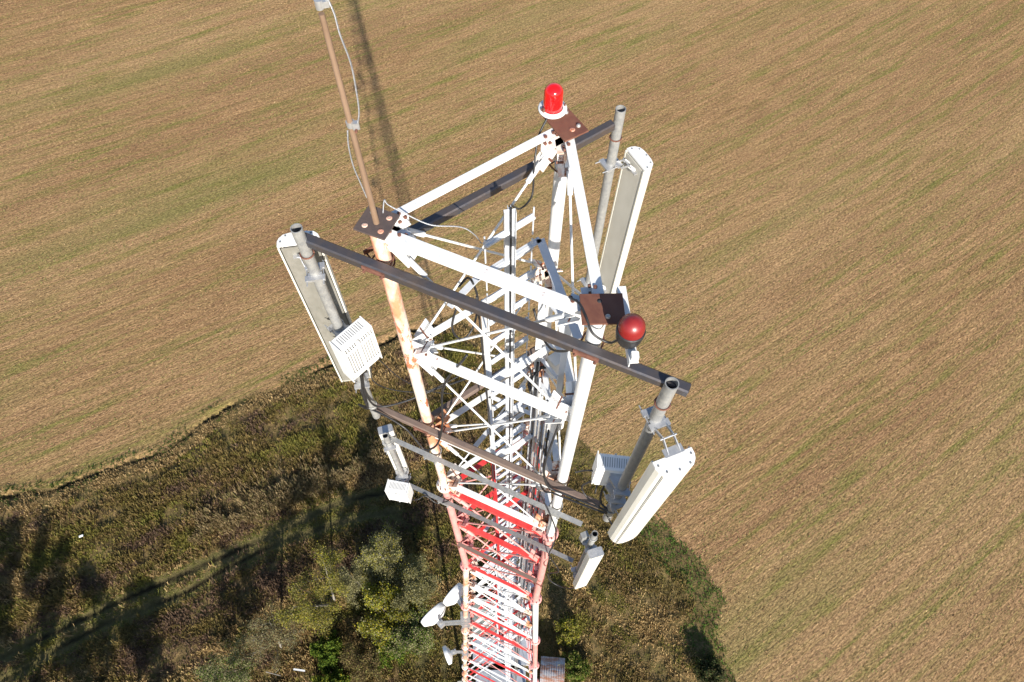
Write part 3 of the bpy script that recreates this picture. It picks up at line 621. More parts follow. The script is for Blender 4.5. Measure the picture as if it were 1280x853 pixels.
# ------------------------------------------------------------------ panel antennas
def panel(back, z1, L, W, D, az, tilt, px, py, pr, label, cap='white_box', mount=(.12, .12), zt=None):
    """back: centre of the back face at the top; az: direction it faces; tilt leans the top outwards"""
    dx = Vector((math.cos(az), math.sin(az), 0)); sx = Vector((-dx.y, dx.x, 0)); up = (Vector((0, 0, 1))+dx*math.tan(tilt)).normalized()
    t = Vector((*back, z1)); b = t-up*L; nx_ = dx-up*dx.dot(up); nx_.normalize()
    root = tag(empty('panel_antenna', tuple(b)), label, 'antenna')
    sec = [(-W/2, 0), (-W/2, .35*D), (-W*.46, D*.62), (-W*.36, D*.88), (-W*.2, D*.98), (0, D), (W*.2, D*.98), (W*.36, D*.88), (W*.46, D*.62), (W/2, .35*D), (W/2, 0)]
    def ring(p, k_=1., o_=0.): return [p+sx*u*k_+nx_*(v_*k_+o_) for u, v_ in sec]
    mb = MB(); a, c_ = ring(b), ring(t); m = len(sec)
    mb.add(a+c_, [[q, q+1, m+q+1, m+q] for q in range(m-1)]); mb.add(a, [list(range(m))]); mb.add(c_, [list(range(m))[::-1]])
    bottom = [b+sx*u*.86+nx_*(v_*.86+.004)-up*.035 for u, v_ in sec]
    mb.add(a+bottom, [[q, q+1, m+q+1, m+q][::-1] for q in range(m-1)]); mb.add(bottom, [list(range(m))])
    mb.build('radome', 'cream', root)
    mb = MB(); a = ring(t+up*.001, 1.015, -.002); c_ = ring(t+up*.022, 1.0, 0.); mb.add(a+c_, [[q, (q+1) % m, m+(q+1) % m, m+q] for q in range(m)]+[list(range(m)), list(range(m, 2*m))[::-1]])
    ec = mb.build('end_cap', cap, root); mb = MB()
    for u, v_ in ((-.42, .3), (.42, .3), (-.3, .75), (.3, .75), (0, .88)): MB().bolt(t+sx*u*W+nx_*v_*D+up*.022, up, .009, .005).build('screw', 'galv_dark', ec)
    mb = MB(); mb.bar(b-nx_*.006+up*.02, t-nx_*.006-up*.01, W*.86, .010, up=nx_)                 # recessed back plate
    mb.build('back_plate', 'panel_back', root)
    mb = MB()
    for sg in (1, -1): mb.bar(b+sx*sg*(W/2-.008)-nx_*.006, t+sx*sg*(W/2-.008)-nx_*.006, .016, .022, up=nx_)
    mb.build('rim', 'cream', root); 
    for dz in mount if zt is None else zt:
        z = z1-dz; mb = MB(); clamp_set(mb, px, py, z, pr, math.atan2(dx.y, dx.x)); bp = t-up*dz
        p0 = Vector((px, py, z))+dx*(pr+.03); p0 = Vector((px, py, z))+(bp-Vector((px, py, z))).normalized()*(pr+.03)
        for sg in (1, -1):
            mid = (p0+bp)/2+Vector((0, 0, .05)); mb.bar(p0+sx*.05*sg, mid+sx*.045*sg, .035, .008, up=sx); mb.bar(mid+sx*.045*sg, bp+sx*.05*sg, .035, .008, up=sx)
        mb.bar(bp-sx*.08-nx_*.012, bp+sx*.08-nx_*.012, .07, .014, up=(0, 0, 1)); mb.tube((p0+bp)/2+Vector((0, 0, .05))-sx*.07, (p0+bp)/2+Vector((0, 0, .05))+sx*.07, .008, .008, 8)
        mb.build('mounting_bracket', 'alu', root)
    return root, b, nx_, sx
PB1, b1, n1, s1 = panel((-1.83, 3.545), 70.30, 2.55, .36, .13, R(100), R(.6), -1.69, 3.345, .048, 'long panel antenna on the left seen from its grey back', zt=(.12, 2.25))
PB2, b2, n2, s2 = panel((1.235, 1.80), 70.0, 2.45, .335, .145, R(-68), R(1.2), 1.122, 2.078, .050, 'large cream panel antenna on the right front corner, its smooth face showing', zt=(-.08, 2.2))
PB3, b3, n3, s3 = panel((1.20, 4.84), 70.0, 2.5, .335, .14, R(28), R(1.0), .972, 4.90, .049, 'long panel antenna at the back right with its white side lit by the sun', zt=(.10, 2.2))
[c for c in PB3.children if c.name.startswith('back_plate')][0].data.materials[0] = M['panel_back_lit']
for PB, b_, n_, s__ in ((PB1, b1, n1, s1), (PB2, b2, n2, s2), (PB3, b3, n3, s3)):
    for u in (-.09, -.03, .03, .09): MB().tube(b_+n_*.06+s__*u-Vector((0, 0, .02)), b_+n_*.06+s__*u-Vector((0, 0, .085)), .013, .011, 10).build('connector', 'galv_dark', PB)
# seam on the front face of the cream antenna
mb = MB(); mb.bar(b2+n2*.128-s2*.135+Vector((0, 0, .02)), b2+n2*.128-s2*.135+Vector((math.cos(R(-68))*.05, math.sin(R(-68))*.05, 2.43)), .004, .006); mb.build('seam', 'galv_dark', PB2)
def small_panel(cx_, cy_, z1, L, W, D, az, px, py, label):
    dx = Vector((math.cos(az), math.sin(az), 0)); sx = Vector((-dx.y, dx.x, 0)); t = Vector((cx_, cy_, z1)); b = t-Vector((0, 0, L))
    root = tag(empty('small_antenna', tuple(b)), label, 'antenna')
    mb = MB(); mb.bar(b, t, W, D, up=dx, ch=.012); mb.build('radome', 'cream', root, bevel=.004)
    mb = MB(); mb.bar(t+Vector((0, 0, .001)), t+Vector((0, 0, .014)), W*.98, D*.98, up=dx, ch=.012); mb.build('end_cap', 'alu', root)
    for dz in (.18, L-.25):
        mb = MB(); clamp_set(mb, px, py, z1-dz, .040, az); p0 = Vector((px, py, z1-dz)); mb.bar(p0+dx*.05, Vector((cx_, cy_, z1-dz))-dx*D/2, .10, .05, up=(0, 0, 1)); mb.build('mounting_bracket', 'alu', root)
    return root
small_panel(1.10, 1.905, 66.05, 2.25, .20, .115, R(-72), 1.048, 2.04, 'small cream box antenna on the lower right pipe, below the large cream one')
small_panel(-1.70, 3.44, 66.35, 1.7, .20, .115, R(108), -1.66, 3.29, 'small antenna behind the lower left pipe, top in blue shade')

# ------------------------------------------------------------------ radio units with cooling fins
def radio(c3, H, W, D, az, label, px, py, pr, shade=0):
    """az: direction the finned front faces"""
    dx = Vector((math.cos(az), math.sin(az), 0)); sx = Vector((-dx.y, dx.x, 0)); c_ = Vector(c3); b = c_-Vector((0, 0, H/2)); t = c_+Vector((0, 0, H/2))
    root = tag(empty('radio_unit', tuple(b)), label, 'radio unit')
    mb = MB(); mb.bar(b, t, W, D, up=dx, ch=.02); mb.build('casing', 'white_box', root, bevel=.004)
    MB().bar(b+dx*(D/2+.002)+Vector((0, 0, .06)), t+dx*(D/2+.002)-Vector((0, 0, .05)), W*.86, .004, up=dx).build('fin_gap_shade', 'galv_dark', root)  # plate coloured darker to stand in for shade between the fins
    mb = MB(); nf = 12
    for q in range(nf):
        u = -W*.42+W*.84*q/(nf-1); mb.bar(b+sx*u+dx*(D/2+.010)+Vector((0, 0, .06)), t+sx*u+dx*(D/2+.012)-Vector((0, 0, .05)), .012, .022, up=dx)
    mb.build('cooling_fins', 'white_box', root)
    mb = MB()
    for sg in (1, -1): mb.bar(b+sx*sg*(W/2+.005)+dx*.012, t+sx*sg*(W/2+.005)+dx*.012+Vector((0, 0, .02)), .012, D*1.12, up=dx)
    mb.bar(t+Vector((0, 0, .004))-sx*W*.48, t+Vector((0, 0, .004))+sx*W*.48, D*.9, .008, up=(0, 0, 1))
    mb.build('side_cover', 'white_box', root, bevel=.003)
    mb = MB()
    for q in range(12): mb.bar(t+sx*(-W*.36+W*.72*q/11)+Vector((0, 0, .009))-dx*D*.3, t+sx*(-W*.36+W*.72*q/11)+Vector((0, 0, .009))+dx*D*.3, .006, .004, up=(0, 0, 1))
    mb.build('top_slot_shade', 'galv_dark', root)  # raised dark strips drawing the shade of slots
    mb = MB(); 
    for dz in (-H*.28, H*.3):
        clamp_set(mb, px, py, c_.z+dz, pr, az); q0 = Vector((px, py, c_.z+dz)); q1 = c_-dx*D/2+Vector((0, 0, dz)); mb.bar(q0, q1, .14, .05, up=(0, 0, 1))
    vp = c_-dx*(D/2+.012); mb.bar(vp-Vector((0, 0, H*.34)), vp+Vector((0, 0, H*.36)), .08, .02, up=dx)
    mb.build('mounting_bracket', 'alu', root)
    mb = MB()
    for dz in (.0,): mb.bar(b+dx*(D/2+.024)+Vector((0, 0, H*.12)), b+dx*(D/2+.024)+Vector((0, 0, H*.22)), W*.9, .006, up=dx); mb.bar(t+dx*(D/2+.024)-Vector((0, 0, H*.2)), t+dx*(D/2+.024)-Vector((0, 0, H*.14)), W*.9, .006, up=dx)
    mb.bar(b+dx*(D/2+.0225), t+dx*(D/2+.0225)-Vector((0, 0, .02)), .02, .003, up=dx)
    mb.build('front_strap', 'white_box', root)
    mb = MB()
    for q, m_ in enumerate((-.3, -.1, .12, .32)):
        mb.tube(b+sx*W*m_, b+sx*W*m_-Vector((0, 0, .06)), .014, .012, 10)
    mb.build('connectors', 'galv_dark', root)
    return root, b, sx
r1, rb1, rs1 = radio((-1.545, 3.215, 69.03), .64, .37, .15, R(-42), 'white finned radio unit low on the left pipe, standing out in full sun', -1.69, 3.345, .048)
r2, rb2, rs2 = radio((1.06, 2.29, 68.15), .50, .36, .17, R(84), 'finned radio unit in blue shade behind the right front pipe', 1.122, 2.078, .050)
r3, rb3, rs3 = radio((-1.70, 3.085, 64.72), .46, .32, .17, R(-100), 'white radio unit at the foot of the short left pipe', -1.66, 3.29, .040)
# small grey junction boxes on the right lower pipe and inside the frame
def jbox(c3, size, rz, mat, label):
    root = tag(empty('junction_box', (c3[0], c3[1], c3[2]-size[2]/2)), label, 'junction box')
    mb = MB(); mb.box(c3, size, rz, .008); mb.build('casing', mat, root, bevel=.003)
    mb = MB(); mb.box((c3[0], c3[1], c3[2]+size[2]/2+.004), (size[0]*.94, size[1]*.94, .006), rz); mb.build('lid', mat, root)
    mb = MB()
    for q in (-.25, .25): mb.tube((c3[0]+q*size[0], c3[1], c3[2]-size[2]/2), (c3[0]+q*size[0], c3[1], c3[2]-size[2]/2-.05), .012, .010, 8)
    mb.build('cable_gland', 'cable', root); return root
jbox((.965, 2.12, 66.0), (.10, .08, .22), R(24), 'galv', 'small grey junction box beside the short right pipe')
jbox((.46, 3.22, 68.75), (.16, .14, .30), R(36), 'white_box', 'white junction box inside the tower near the front leg')
jbox((.50, 2.92, 67.95), (.15, .12, .34), R(36), 'white_box', 'white junction box hanging lower inside the tower, green tape mark')
MB().box((.50, 2.92, 68.135), (.06, .03, .006), R(36)).build('tape_mark', 'green_tape', bpy.data.objects['junction_box.002'])
jbox((.60, 3.30, 69.35), (.10, .16, .20), R(30), 'white_box', 'small white junction box on the back right face of the tower')

# ------------------------------------------------------------------ beacons
def dome_pts(r, h, n=10): return [(r, 0), (r*.995, h*.25), (r*.97, h-r*.85)]+[(r*math.cos(a)*.97, h-r*.85+r*.85*math.sin(a)) for a in [math.pi/2*k_/n for k_ in range(1, n+1)]]
bc = tag(empty('warning_light', (.315, 4.405, 71.0)), 'bright red domed warning light on a white ring at the back corner', 'warning light')
bx_, by_ = .313, 4.405
MB().lathe([(.075, 0), (.075, .012), (.118, .014), (.120, .028), (.112, .034), (.085, .036)], (bx_, by_, 71.018), (0, 0, 1), 40).build('base_ring', 'white', bc)
MB().lathe(dome_pts(.080, .225), (bx_, by_, 71.05), (0, 0, 1), 40).build('lens', 'lens', bc)
mb = MB(); mb.box((bx_-.075, by_-.055, 71.07), (.02, .02, .03), .4); mb.bolt((bx_-.09, by_-.04, 71.052), (0, 0, 1), .008, .02); mb.bolt((bx_+.10, by_+.02, 71.052), (0, 0, 1), .008, .02); mb.build('clip', 'rust_bolt', bc)
MB().path([(bx_-.04, by_-.09, 71.03), (.20, 4.22, 70.9), (.17, 4.07, 70.7), (.16, 3.99, 70.45), (.06, 3.80, 70.5), (-.02, 3.62, 70.75), (-.02, 3.50, 70.80)], .009, 8).build('cable', 'cable', bc)
lx_, ly_, lz_ = .778, 2.25, 71.17
lc = tag(empty('warning_light', (lx_, ly_, lz_-.3)), 'round dark red warning light beside the front top plate', 'warning light')
MB().lathe([(.088, -.03), (.088, .0), (.0865, .025), (.080, .048), (.067, .070), (.047, .086), (.024, .096), (0, .099)], (lx_, ly_, lz_), (0, 0, 1), 48).build('lens', 'lens_dark', lc)
MB().lathe([(0, -.17), (.07, -.168), (.088, -.12), (.096, -.06), (.098, -.035), (.096, -.022), (.088, -.02)], (lx_, ly_, lz_), (0, 0, 1), 48).build('base', 'cable', lc)
mb = MB(); mb.bar((.812, 2.09, 70.975), (.770, 2.70, 70.975), .062, .012); mb.bar((.785, 2.09, 70.945), (.742, 2.70, 70.945), .008, .06); mb.build('carrier_arm', 'white', lc, bevel=.002)
MB().box((.815, 2.125, 71.005), (.05, .055, .05), 0, .006).build('terminal_box', 'white_box', lc)
MB().path([(lx_-.07, ly_-.02, lz_-.13), (.66, 2.27, 70.93), (.55, 2.31, 70.98), (.50, 2.42, 71.03), (.46, 2.52, 71.03), (.40, 2.60, 70.98)], .009, 8).build('cable', 'cable', lc)

# ------------------------------------------------------------------ brown rod on the left corner with its earthing wire
rp = tag(empty('lightning_rod', (-1.012, 3.218, 71.016)), 'thin brown rod standing up from the dark left corner plate', 'lightning rod')
MB().tube((-1.012, 3.218, 71.016), (-1.012, 3.218, 72.72), .0235, .0165, 16).build('rod', 'pole', rp)
mb = MB(); mb.tube((-1.012, 3.218, 72.75), (-1.012, 3.218, 72.80), .022, .022, 12); mb.box((-.985, 3.22, 72.775), (.05, .025, .035), .3, .004); mb.build('top_clamp', 'alu', rp)
mb = MB(); mb.tube((-1.012, 3.218, 71.95), (-1.012, 3.218, 71.99), .027, .027, 12); mb.box((-.978, 3.205, 71.97), (.045, .03, .05), .2, .004); mb.build('clamp', 'alu', rp)
MB().bolt((-.975, 3.185, 71.95), (0, -1, 0), .009, .02).build('clamp_bolt', 'rust_bolt', rp)
def twisted(pts, r=.0026, amp=.0034, turns=190):
    P = [vec(p) for p in pts]; Q = []
    for i in range(len(P)-1):
        a = P[max(i-1, 0)]; b = P[i]; c_ = P[i+1]; d = P[min(i+2, len(P)-1)]
        for j in range(40):
            t = j/40; Q.append(.5*((2*b)+(c_-a)*t+(2*a-5*b+4*c_-d)*t*t+(-a+3*b-3*c_+d)*t**3))
    Q.append(P[-1]); mb = MB(); n_ = len(Q)
    for ph in (0, 2.09, 4.19): mb.path([q+Vector((math.cos(ph+turns*k_/n_), math.sin(ph+turns*k_/n_), .3*math.sin(ph+turns*k_/n_)))*amp for k_, q in enumerate(Q)], r, 6, 1)
    return mb
ew = tag(twisted([(-.985, 3.225, 72.76), (-.965, 3.225, 72.80), (-.945, 3.22, 72.72), (-.94, 3.215, 72.60), (-.918, 3.21, 72.42), (-.922, 3.205, 72.24), (-.935, 3.20, 72.08), (-.968, 3.20, 71.97)]).build('earthing_wire', 'wire'), 'twisted pale wire looping beside the upper part of the brown rod', 'wire')
ew = tag(twisted([(-1.035, 3.20, 71.93), (-1.055, 3.20, 71.80), (-1.06, 3.20, 71.62), (-1.045, 3.205, 71.45), (-1.03, 3.21, 71.30)]).build('earthing_wire', 'wire'), 'twisted pale wire running close along the lower part of the brown rod', 'wire')
ew = tag(twisted([(-.97, 3.30, 71.03), (-.955, 3.36, 71.10), (-.93, 3.35, 71.06), (-.80, 3.31, 71.0), (-.62, 3.27, 70.93), (-.40, 3.30, 70.87), (-.30, 3.30, 70.78), (-.255, 3.34, 70.62)], r=.0028, amp=.003, turns=180).build('earthing_wire', 'wire'), 'pale wire crossing from the dark left plate to the ladder', 'wire')

# ------------------------------------------------------------------ loose cables
def cable(pts, label, r=.0105, mat='cable', grp=None): return tag(MB().path(pts, r, 8).build('black_cable', mat), label, 'cable', grp)
fo = lambda t, z, o_=.2: tuple(mF+dF*t+nF*o_+Vector((0, 0, z)))
cable([tuple(rb1+rs1*.04-Vector((0, 0, .05))), (-1.62, 3.24, 68.35), (-1.69, 3.24, 67.9), (-1.71, 3.25, 67.5), fo(-1.72, 67.34), fo(-1.40, 67.33, .19), fo(-1.10, 67.22, .2), fo(-.96, 67.0, .22), fo(-.84, 66.85, .24), fo(-.66, 67.15, .2), fo(-.56, 67.8, .14), fo(-.52, 68.6, .05), (-.42, 3.0, 69.35)], 'thick black cable looping below the brown front boom past the rusted leg', .013)
cable([tuple(rb1-rs1*.06-Vector((0, 0, .05))), (-1.60, 3.20, 68.4), (-1.66, 3.25, 67.95), (-1.62, 3.25, 67.6), (-1.50, 3.28, 67.5), (-1.25, 3.33, 67.55), (-1.0, 3.42, 67.6), (-.75, 3.55, 67.55), (-.30, 3.8, 67.3), (-.05, 3.75, 66.6)], 'black cable running from the left radio unit behind the rusted leg to the back boom', .012)
cable([tuple(rb1+rs1*.12-Vector((0, 0, .05))), (-1.52, 3.25, 68.3), (-1.40, 3.28, 68.0), (-1.15, 3.33, 67.8), (-.95, 3.38, 67.75), (-.6, 3.5, 67.9)], 'thin black cable hanging slack between the left radio unit and the rusted leg', .007)
cable([tuple(rb1+rs1*.15-Vector((0, 0, .04))), (-1.40, 3.36, 68.5), (-1.25, 3.38, 68.05), (-1.0, 3.40, 67.7), (-.7, 3.45, 67.5)], 'thin brownish cable with a yellow end from the left radio unit', .006)
cable([(-1.80, 3.48, 67.85), (-1.78, 3.40, 67.6), (-1.72, 3.27, 67.45), (-1.69, 3.25, 67.7), (-1.66, 3.25, 68.1), (-1.60, 3.22, 68.6)], 'black jumper cable between the left antenna foot and its radio unit', .011)
cable([tuple(rb2-Vector((0, 0, .05))), (1.0, 2.22, 67.7), (1.0, 2.13, 67.55), (1.06, 2.06, 67.5), fo(1.0, 67.36, .19), fo(.80, 67.35, .19), fo(.72, 67.6, .17), fo(.70, 68.0, .14), (.50, 2.7, 68.5)], 'black cable tied along the right end of the brown boom', .013)
cable([tuple(rb2+rs2*.1-Vector((0, 0, .05))), (.80, 2.30, 67.6), (.86, 2.22, 67.45), (.98, 2.1, 67.5), (1.06, 2.05, 67.42), fo(1.05, 67.30, .21), fo(.85, 67.27, .21), fo(.74, 67.2, .2), fo(.55, 66.9, -.05)], 'black cable curling under the shaded radio unit on the right', .011)
cable([(.72, 2.42, 67.7), (.80, 2.36, 67.95), (.90, 2.33, 68.0), (.95, 2.32, 67.8), (.93, 2.2, 67.65)], 'short black cable loop beside the front leg near the shaded radio unit', .010)
cable([tuple(b2+n2*.05-Vector((0, 0, .03))), (1.20, 1.86, 67.35), (1.12, 2.0, 67.3), (1.06, 2.10, 67.42)], 'black jumper cable at the foot of the large cream antenna', .011)
cable([fo(.98, 64.1, .2), (.80, 2.15, 63.5), (.66, 2.2, 63.0), (.72, 2.15, 62.6), (.92, 2.06, 62.55), (1.06, 1.98, 62.95), (1.12, 1.91, 63.72)], 'black cable hanging in a wide loop below the small right antenna', .012)
cable([fo(.62, 66.9, .1), (.60, 2.25, 65.9), (.62, 2.22, 65.0), (.60, 2.24, 64.4), (.66, 2.2, 63.2)], 'black cable running down beside the front leg at the lower grey boom', .010)
cable([tuple(rb3-Vector((0, 0, .04))), (-1.62, 3.1, 64.2), (-1.5, 3.15, 64.05), fo(-1.2, 64.12, .17), fo(-1.0, 64.0, .17), fo(-.8, 64.2, .1)], 'black cable from the lower left radio unit along the lower grey boom', .011)
cable([(.18, 3.05, 70.10), (.25, 2.90, 69.93), (.33, 2.75, 69.95), (.42, 2.62, 70.15), (.46, 2.56, 70.3)], 'black cable slung between the ladder and the front top corner', .011)
cable([(-.44, 3.10, 70.35), (-.36, 3.22, 70.30), (-.30, 3.2, 70.0), (-.35, 3.1, 69.7), (-.45, 3.0, 69.65), (-.52, 2.98, 69.9), (-.44, 3.10, 70.2)], 'black cable loop just behind the middle of the long top boom', .010)
for q, (x, y, z) in enumerate(((-1.50, 3.30, 68.60), (-1.58, 3.20, 68.62))):
    o = MB().tube((x, y, z-.06), (x, y, z+.06), .014, .014, 10).build('cable_tag', 'yellow'); tag(o, ['yellow cable sleeve under the left radio unit, the one nearer the tower', 'yellow cable sleeve under the left radio unit, the one nearer the pipe'][q], 'cable sleeve', 'yellow cable sleeves under the left radio unit')

# ------------------------------------------------------------------ microwave dishes on the left leg
def dish(c3, rad, dep, az, leg_pt, label):
    dx = Vector((math.cos(az), math.sin(az), 0)); c_ = Vector(c3); root = tag(empty('microwave_dish', tuple(c_)), label, 'dish')
    MB().lathe([(0, dep*.42), (rad*.5, dep*.40), (rad*.96, dep*.33), (rad, dep*.28)], c_, dx, 36).build('radome', 'white_box', root)
    MB().lathe([(rad, dep*.278), (rad, -.02), (rad*.97, -.05), (rad*.80, -dep*.22), (rad*.5, -dep*.42), (rad*.18, -dep*.5), (0, -dep*.5)], c_, dx, 36).build('shell', 'white_box', root)
    mb = MB(); e = c_-dx*(dep*.5+.12); mb.bar(c_-dx*dep*.48, e, .22, .2); mb.box(e-Vector((0, 0, .05)), (.26, .22, .34), az, .02); mb.build('rear_unit', 'alu', root)
    mb = MB(); L = Vector(leg_pt); mb.tube(e-Vector((0, 0, .5)), e+Vector((0, 0, .5)), .05, .05, 12)
    for dz in (-.35, .35): mb.bar(e+Vector((0, 0, dz)), L+Vector((0, 0, dz)), .07, .07); mb.box(L+Vector((0, 0, dz)), (.3, .3, .08), .1)
    mb.build('mounting_bracket', 'galv', root); return root
l0 = LP(0, 48.4); dish((l0.x-1.15, l0.y+.22, 48.3), .52, .50, R(133), tuple(l0), 'larger white dish standing furthest left of the tower')
l0 = LP(0, 49.6); dish((l0.x-.42, l0.y+.72, 49.6), .45, .46, R(139), tuple(l0), 'white dish partly hidden behind the left tower leg')
l0 = LP(0, 37.0); dish((l0.x-.85, l0.y-.15, 37.2), .46, .40, R(204), tuple(l0), 'lowest white dish, turned the other way on the left leg')

# ------------------------------------------------------------------ equipment shelters on the ground
def shelter(name, x0, x1, y0, y1, h, rz, roof, label, cat):
    cx_, cy_ = (x0+x1)/2, (y0+y1)/2; root = tag(empty(name, (cx_, cy_, 0), rz), label, cat); W_, D_ = x1-x0, y1-y0
    mb = MB(); mb.box((0, 0, h/2-.2), (W_, D_, h+.4)); mb.build('walls', 'wall_white', root, local=True)
    mb = MB(); mb.box((0, 0, h+.06), (W_+.16, D_+.16, .10)); ro = mb.build('roof', roof, root, local=True, bevel=.02)
    mb = MB()
    for q in range(1, 4): mb.box((-W_/2+W_*q/4, 0, h+.125), (.03, D_, .03))
    mb.build('roof_seam', roof, ro, local=True)
    mb = MB(); mb.box((0, -D_/2-.03, 1.0), (.9, .05, 2.0)); d_ = mb.build('door', 'galv', root, local=True); MB().box((.35, -D_/2-.07, 1.0), (.04, .04, .14)).build('handle', 'galv_dark', d_, local=True)
    return root
shelter('equipment_shelter', -3.6, -.15, 7.55, 10.7, 2.6, R(2), 'roof_grey', 'grey green flat roofed shelter under the tower, furthest from the camera', 'shelter')
shelter('equipment_shelter', -.0, 2.6, 7.7, 10.6, 2.5, R(2), 'roof_grey', 'small grey roofed shelter under the tower beside the back leg', 'shelter')
shelter('equipment_shelter', -3.4, -.25, 5.0, 7.2, 2.5, R(2), 'roof_blue', 'pale blue roofed shelter under the middle of the tower', 'shelter')
shelter('equipment_shelter', -.05, 2.5, 4.9, 7.3, 2.4, R(2), 'roof_blue', 'smaller pale blue roofed shelter under the tower near the front leg', 'shelter')
shelter('equipment_shelter', -3.0, 1.6, 1.2, 4.3, 2.5, R(2), 'roof_blue', 'long pale roofed shelter at the very bottom of the tower', 'shelter')
mb = MB(); sh = tag(empty('metal_shed', (4.15, 3.3, 0), R(-4)), 'shed with a rusty corrugated roof beside the tower foot', 'shed')
MB().box((0, 0, .9), (2.0, 4.2, 2.2)).build('walls', 'wall_white', sh, local=True)
nn = 40; vs_, fs = [], []
for q in range(nn+1):
    x = -1.15+2.3*q/nn; z_ = 2.12+.028*math.cos(q*math.pi*.5)
    vs_ += [(x, -2.25, z_), (x, 2.25, z_+.25)]
fs = [[2*q, 2*q+2, 2*q+3, 2*q+1] for q in range(nn)]
o = MB().add(vs_, fs, True).build('roof', 'roof_rust', sh, local=True); sm = o.modifiers.new('thickness', 'SOLIDIFY'); sm.thickness = .02
mb = MB(); mb.box((-.2, -2.12, .9), (.8, .05, 1.8)); mb.build('door', 'galv_dark', sh, local=True)
for i in range(3):
    p = LP(i, 0); o = MB().box((p.x, p.y, .1), (1.3, 1.3, .9), LEG_AZ[i], .04).build('foundation_block', 'concrete'); tag(o, ['concrete block under the left tower leg', 'concrete block under the back tower leg', 'concrete block under the front tower leg'][i], 'foundation', 'concrete blocks under the tower legs')

# ------------------------------------------------------------------ trees and shrubs
def tree(x, y, H, rad, pal, wts, n, label, cat='tree', bark='bark', trunks=1, leaf=.13, base=.25, name='tree', sparse=1.):
    root = tag(empty(name, (x, y, 0)), label, cat, 'trees and shrubs in the meadow'); mb = MB(); tips = []
    for tk in range(trunks):
        a0 = rng.uniform(0, 6.28); lean = Vector((math.cos(a0), math.sin(a0), 0))*H*(.05 if trunks == 1 else .22)
        b0 = Vector((x, y, -.1))+lean*.1; top = Vector((x, y, H*.95))+lean; r0 = .02*H/trunks**.5
        mb.path([b0, b0*.5+top*.5+Vector((rng.uniform(-.1, .1)*H*.3, rng.uniform(-.1, .1)*H*.3, 0)), top], r0*.6, 7, 3) if False else mb.tube(b0, b0*.45+top*.55, r0, r0*.55, 8).tube(b0*.45+top*.55, top, r0*.55, r0*.12, 6)
        for q in range(int(16/trunks)+6):
            t = base+(1-base)*rng.uniform(0, .97); p = b0+(top-b0)*t; a = rng.uniform(0, 6.28); ln = rad*(1.15-.75*t)*rng.uniform(.55, 1.1)
            e = p+Vector((math.cos(a)*ln, math.sin(a)*ln, ln*rng.uniform(.25, .7))); mb.tube(p, e, r0*.3*(1.1-t), r0*.06, 5)
            tips.append((p, e))
            for s_ in range(3):
                u = rng.uniform(.35, .9); pp = p+(e-p)*u; l2 = ln*rng.uniform(.2, .45); a2 = a+rng.uniform(-1.2, 1.2); e2 = pp+Vector((math.cos(a2)*l2, math.sin(a2)*l2, l2*rng.uniform(.1, .9))); mb.tube(pp, e2, r0*.12, r0*.04, 4); tips.append((pp, e2))
    mb.build('trunk', bark, root)
    n = int(n*2.6); k_ = rng.integers(0, len(tips), n); P = np.array([[*a, *b] for a, b in tips])[k_]; u = rng.uniform(.2, 1.12, n)[:, None]
    ctr = P[:, :3]+(P[:, 3:]-P[:, :3])*u+rng.normal(0, rad*.075, (n, 3)); ctr[:, 2] = np.maximum(ctr[:, 2], .1)
    clump = rng.uniform(.65, 1.25, len(tips))[k_]
    d1 = rng.normal(0, 1, (n, 3)); d1 /= np.linalg.norm(d1, axis=1)[:, None]; d2 = np.cross(d1, rng.normal(0, 1, (n, 3))); d2 /= np.linalg.norm(d2, axis=1)[:, None]
    sz = (leaf*1.3*rng.uniform(.5, 1.2, n))[:, None]; org = np.array([x, y, 0])
    Vv = np.stack([ctr-d1*sz*.5, ctr+d2*sz*.38, ctr+d1*sz*.5, ctr-d2*sz*.38], 1).reshape(-1, 3)-org
    cc = pick(pal, wts, n)*clump[:, None]*rng.uniform(.8, 1.25, (n, 1))
    np_mesh('crown', Vv, np.arange(4*n).reshape(-1, 4), M['leaf'], root, np.repeat(cc, 4, 0)); return root
OLV = [(.20, .18, .055), (.26, .22, .075), (.14, .14, .045)]; GRY = [(.24, .23, .12), (.18, .18, .08), (.30, .27, .14)]
YEL = [(.34, .29, .03), (.25, .25, .03), (.16, .19, .03)]; GRN = [(.10, .16, .02), (.07, .12, .018), (.16, .20, .025)]; BRN = [(.15, .10, .05), (.11, .08, .04), (.19, .14, .06)]
tree(-12.6, 14.2, 9.5, 3.3, GRY+YEL, [3, 3, 2, 1, 1, 0], 13000, 'tallest grey green feathery tree, topmost of the clump left of the tower', bark='birch', leaf=.10)
tree(-9.8, 11.0, 8.5, 3.2, GRY+OLV, [2, 2, 1, 1, 1, 1], 12000, 'grey green tree between the tallest tree and the tower dishes', bark='birch', leaf=.10)
tree(-18.2, 10.6, 9.8, 3.4, OLV+YEL, [3, 3, 2, 2, 1, 1], 7500, 'thin olive tree with yellowing top left of the clump', bark='birch', leaf=.10, trunks=2)
tree(-15.2, 12.2, 7.0, 2.2, GRY, [2, 3, 3], 4500, 'sparse pale twiggy tree between the olive tree and the tallest one', bark='birch', leaf=.09)
tree(-12.2, 9.2, 8.0, 3.4, YEL+GRY, [3, 3, 2, 1, 1, 1], 14000, 'yellow green tree in the middle of the clump', leaf=.14)
tree(-9.6, 7.6, 6.5, 3.0, GRN+GRY, [2, 1, 1, 2, 2, 2], 11000, 'green tree at the lower right of the clump beside the dishes', leaf=.12)
tree(-11.9, 6.2, 3.8, 1.7, GRN, [3, 2, 3], 5500, 'bright green bush below the yellow green tree', 'bush', leaf=.14, trunks=4, base=.1, name='bush')
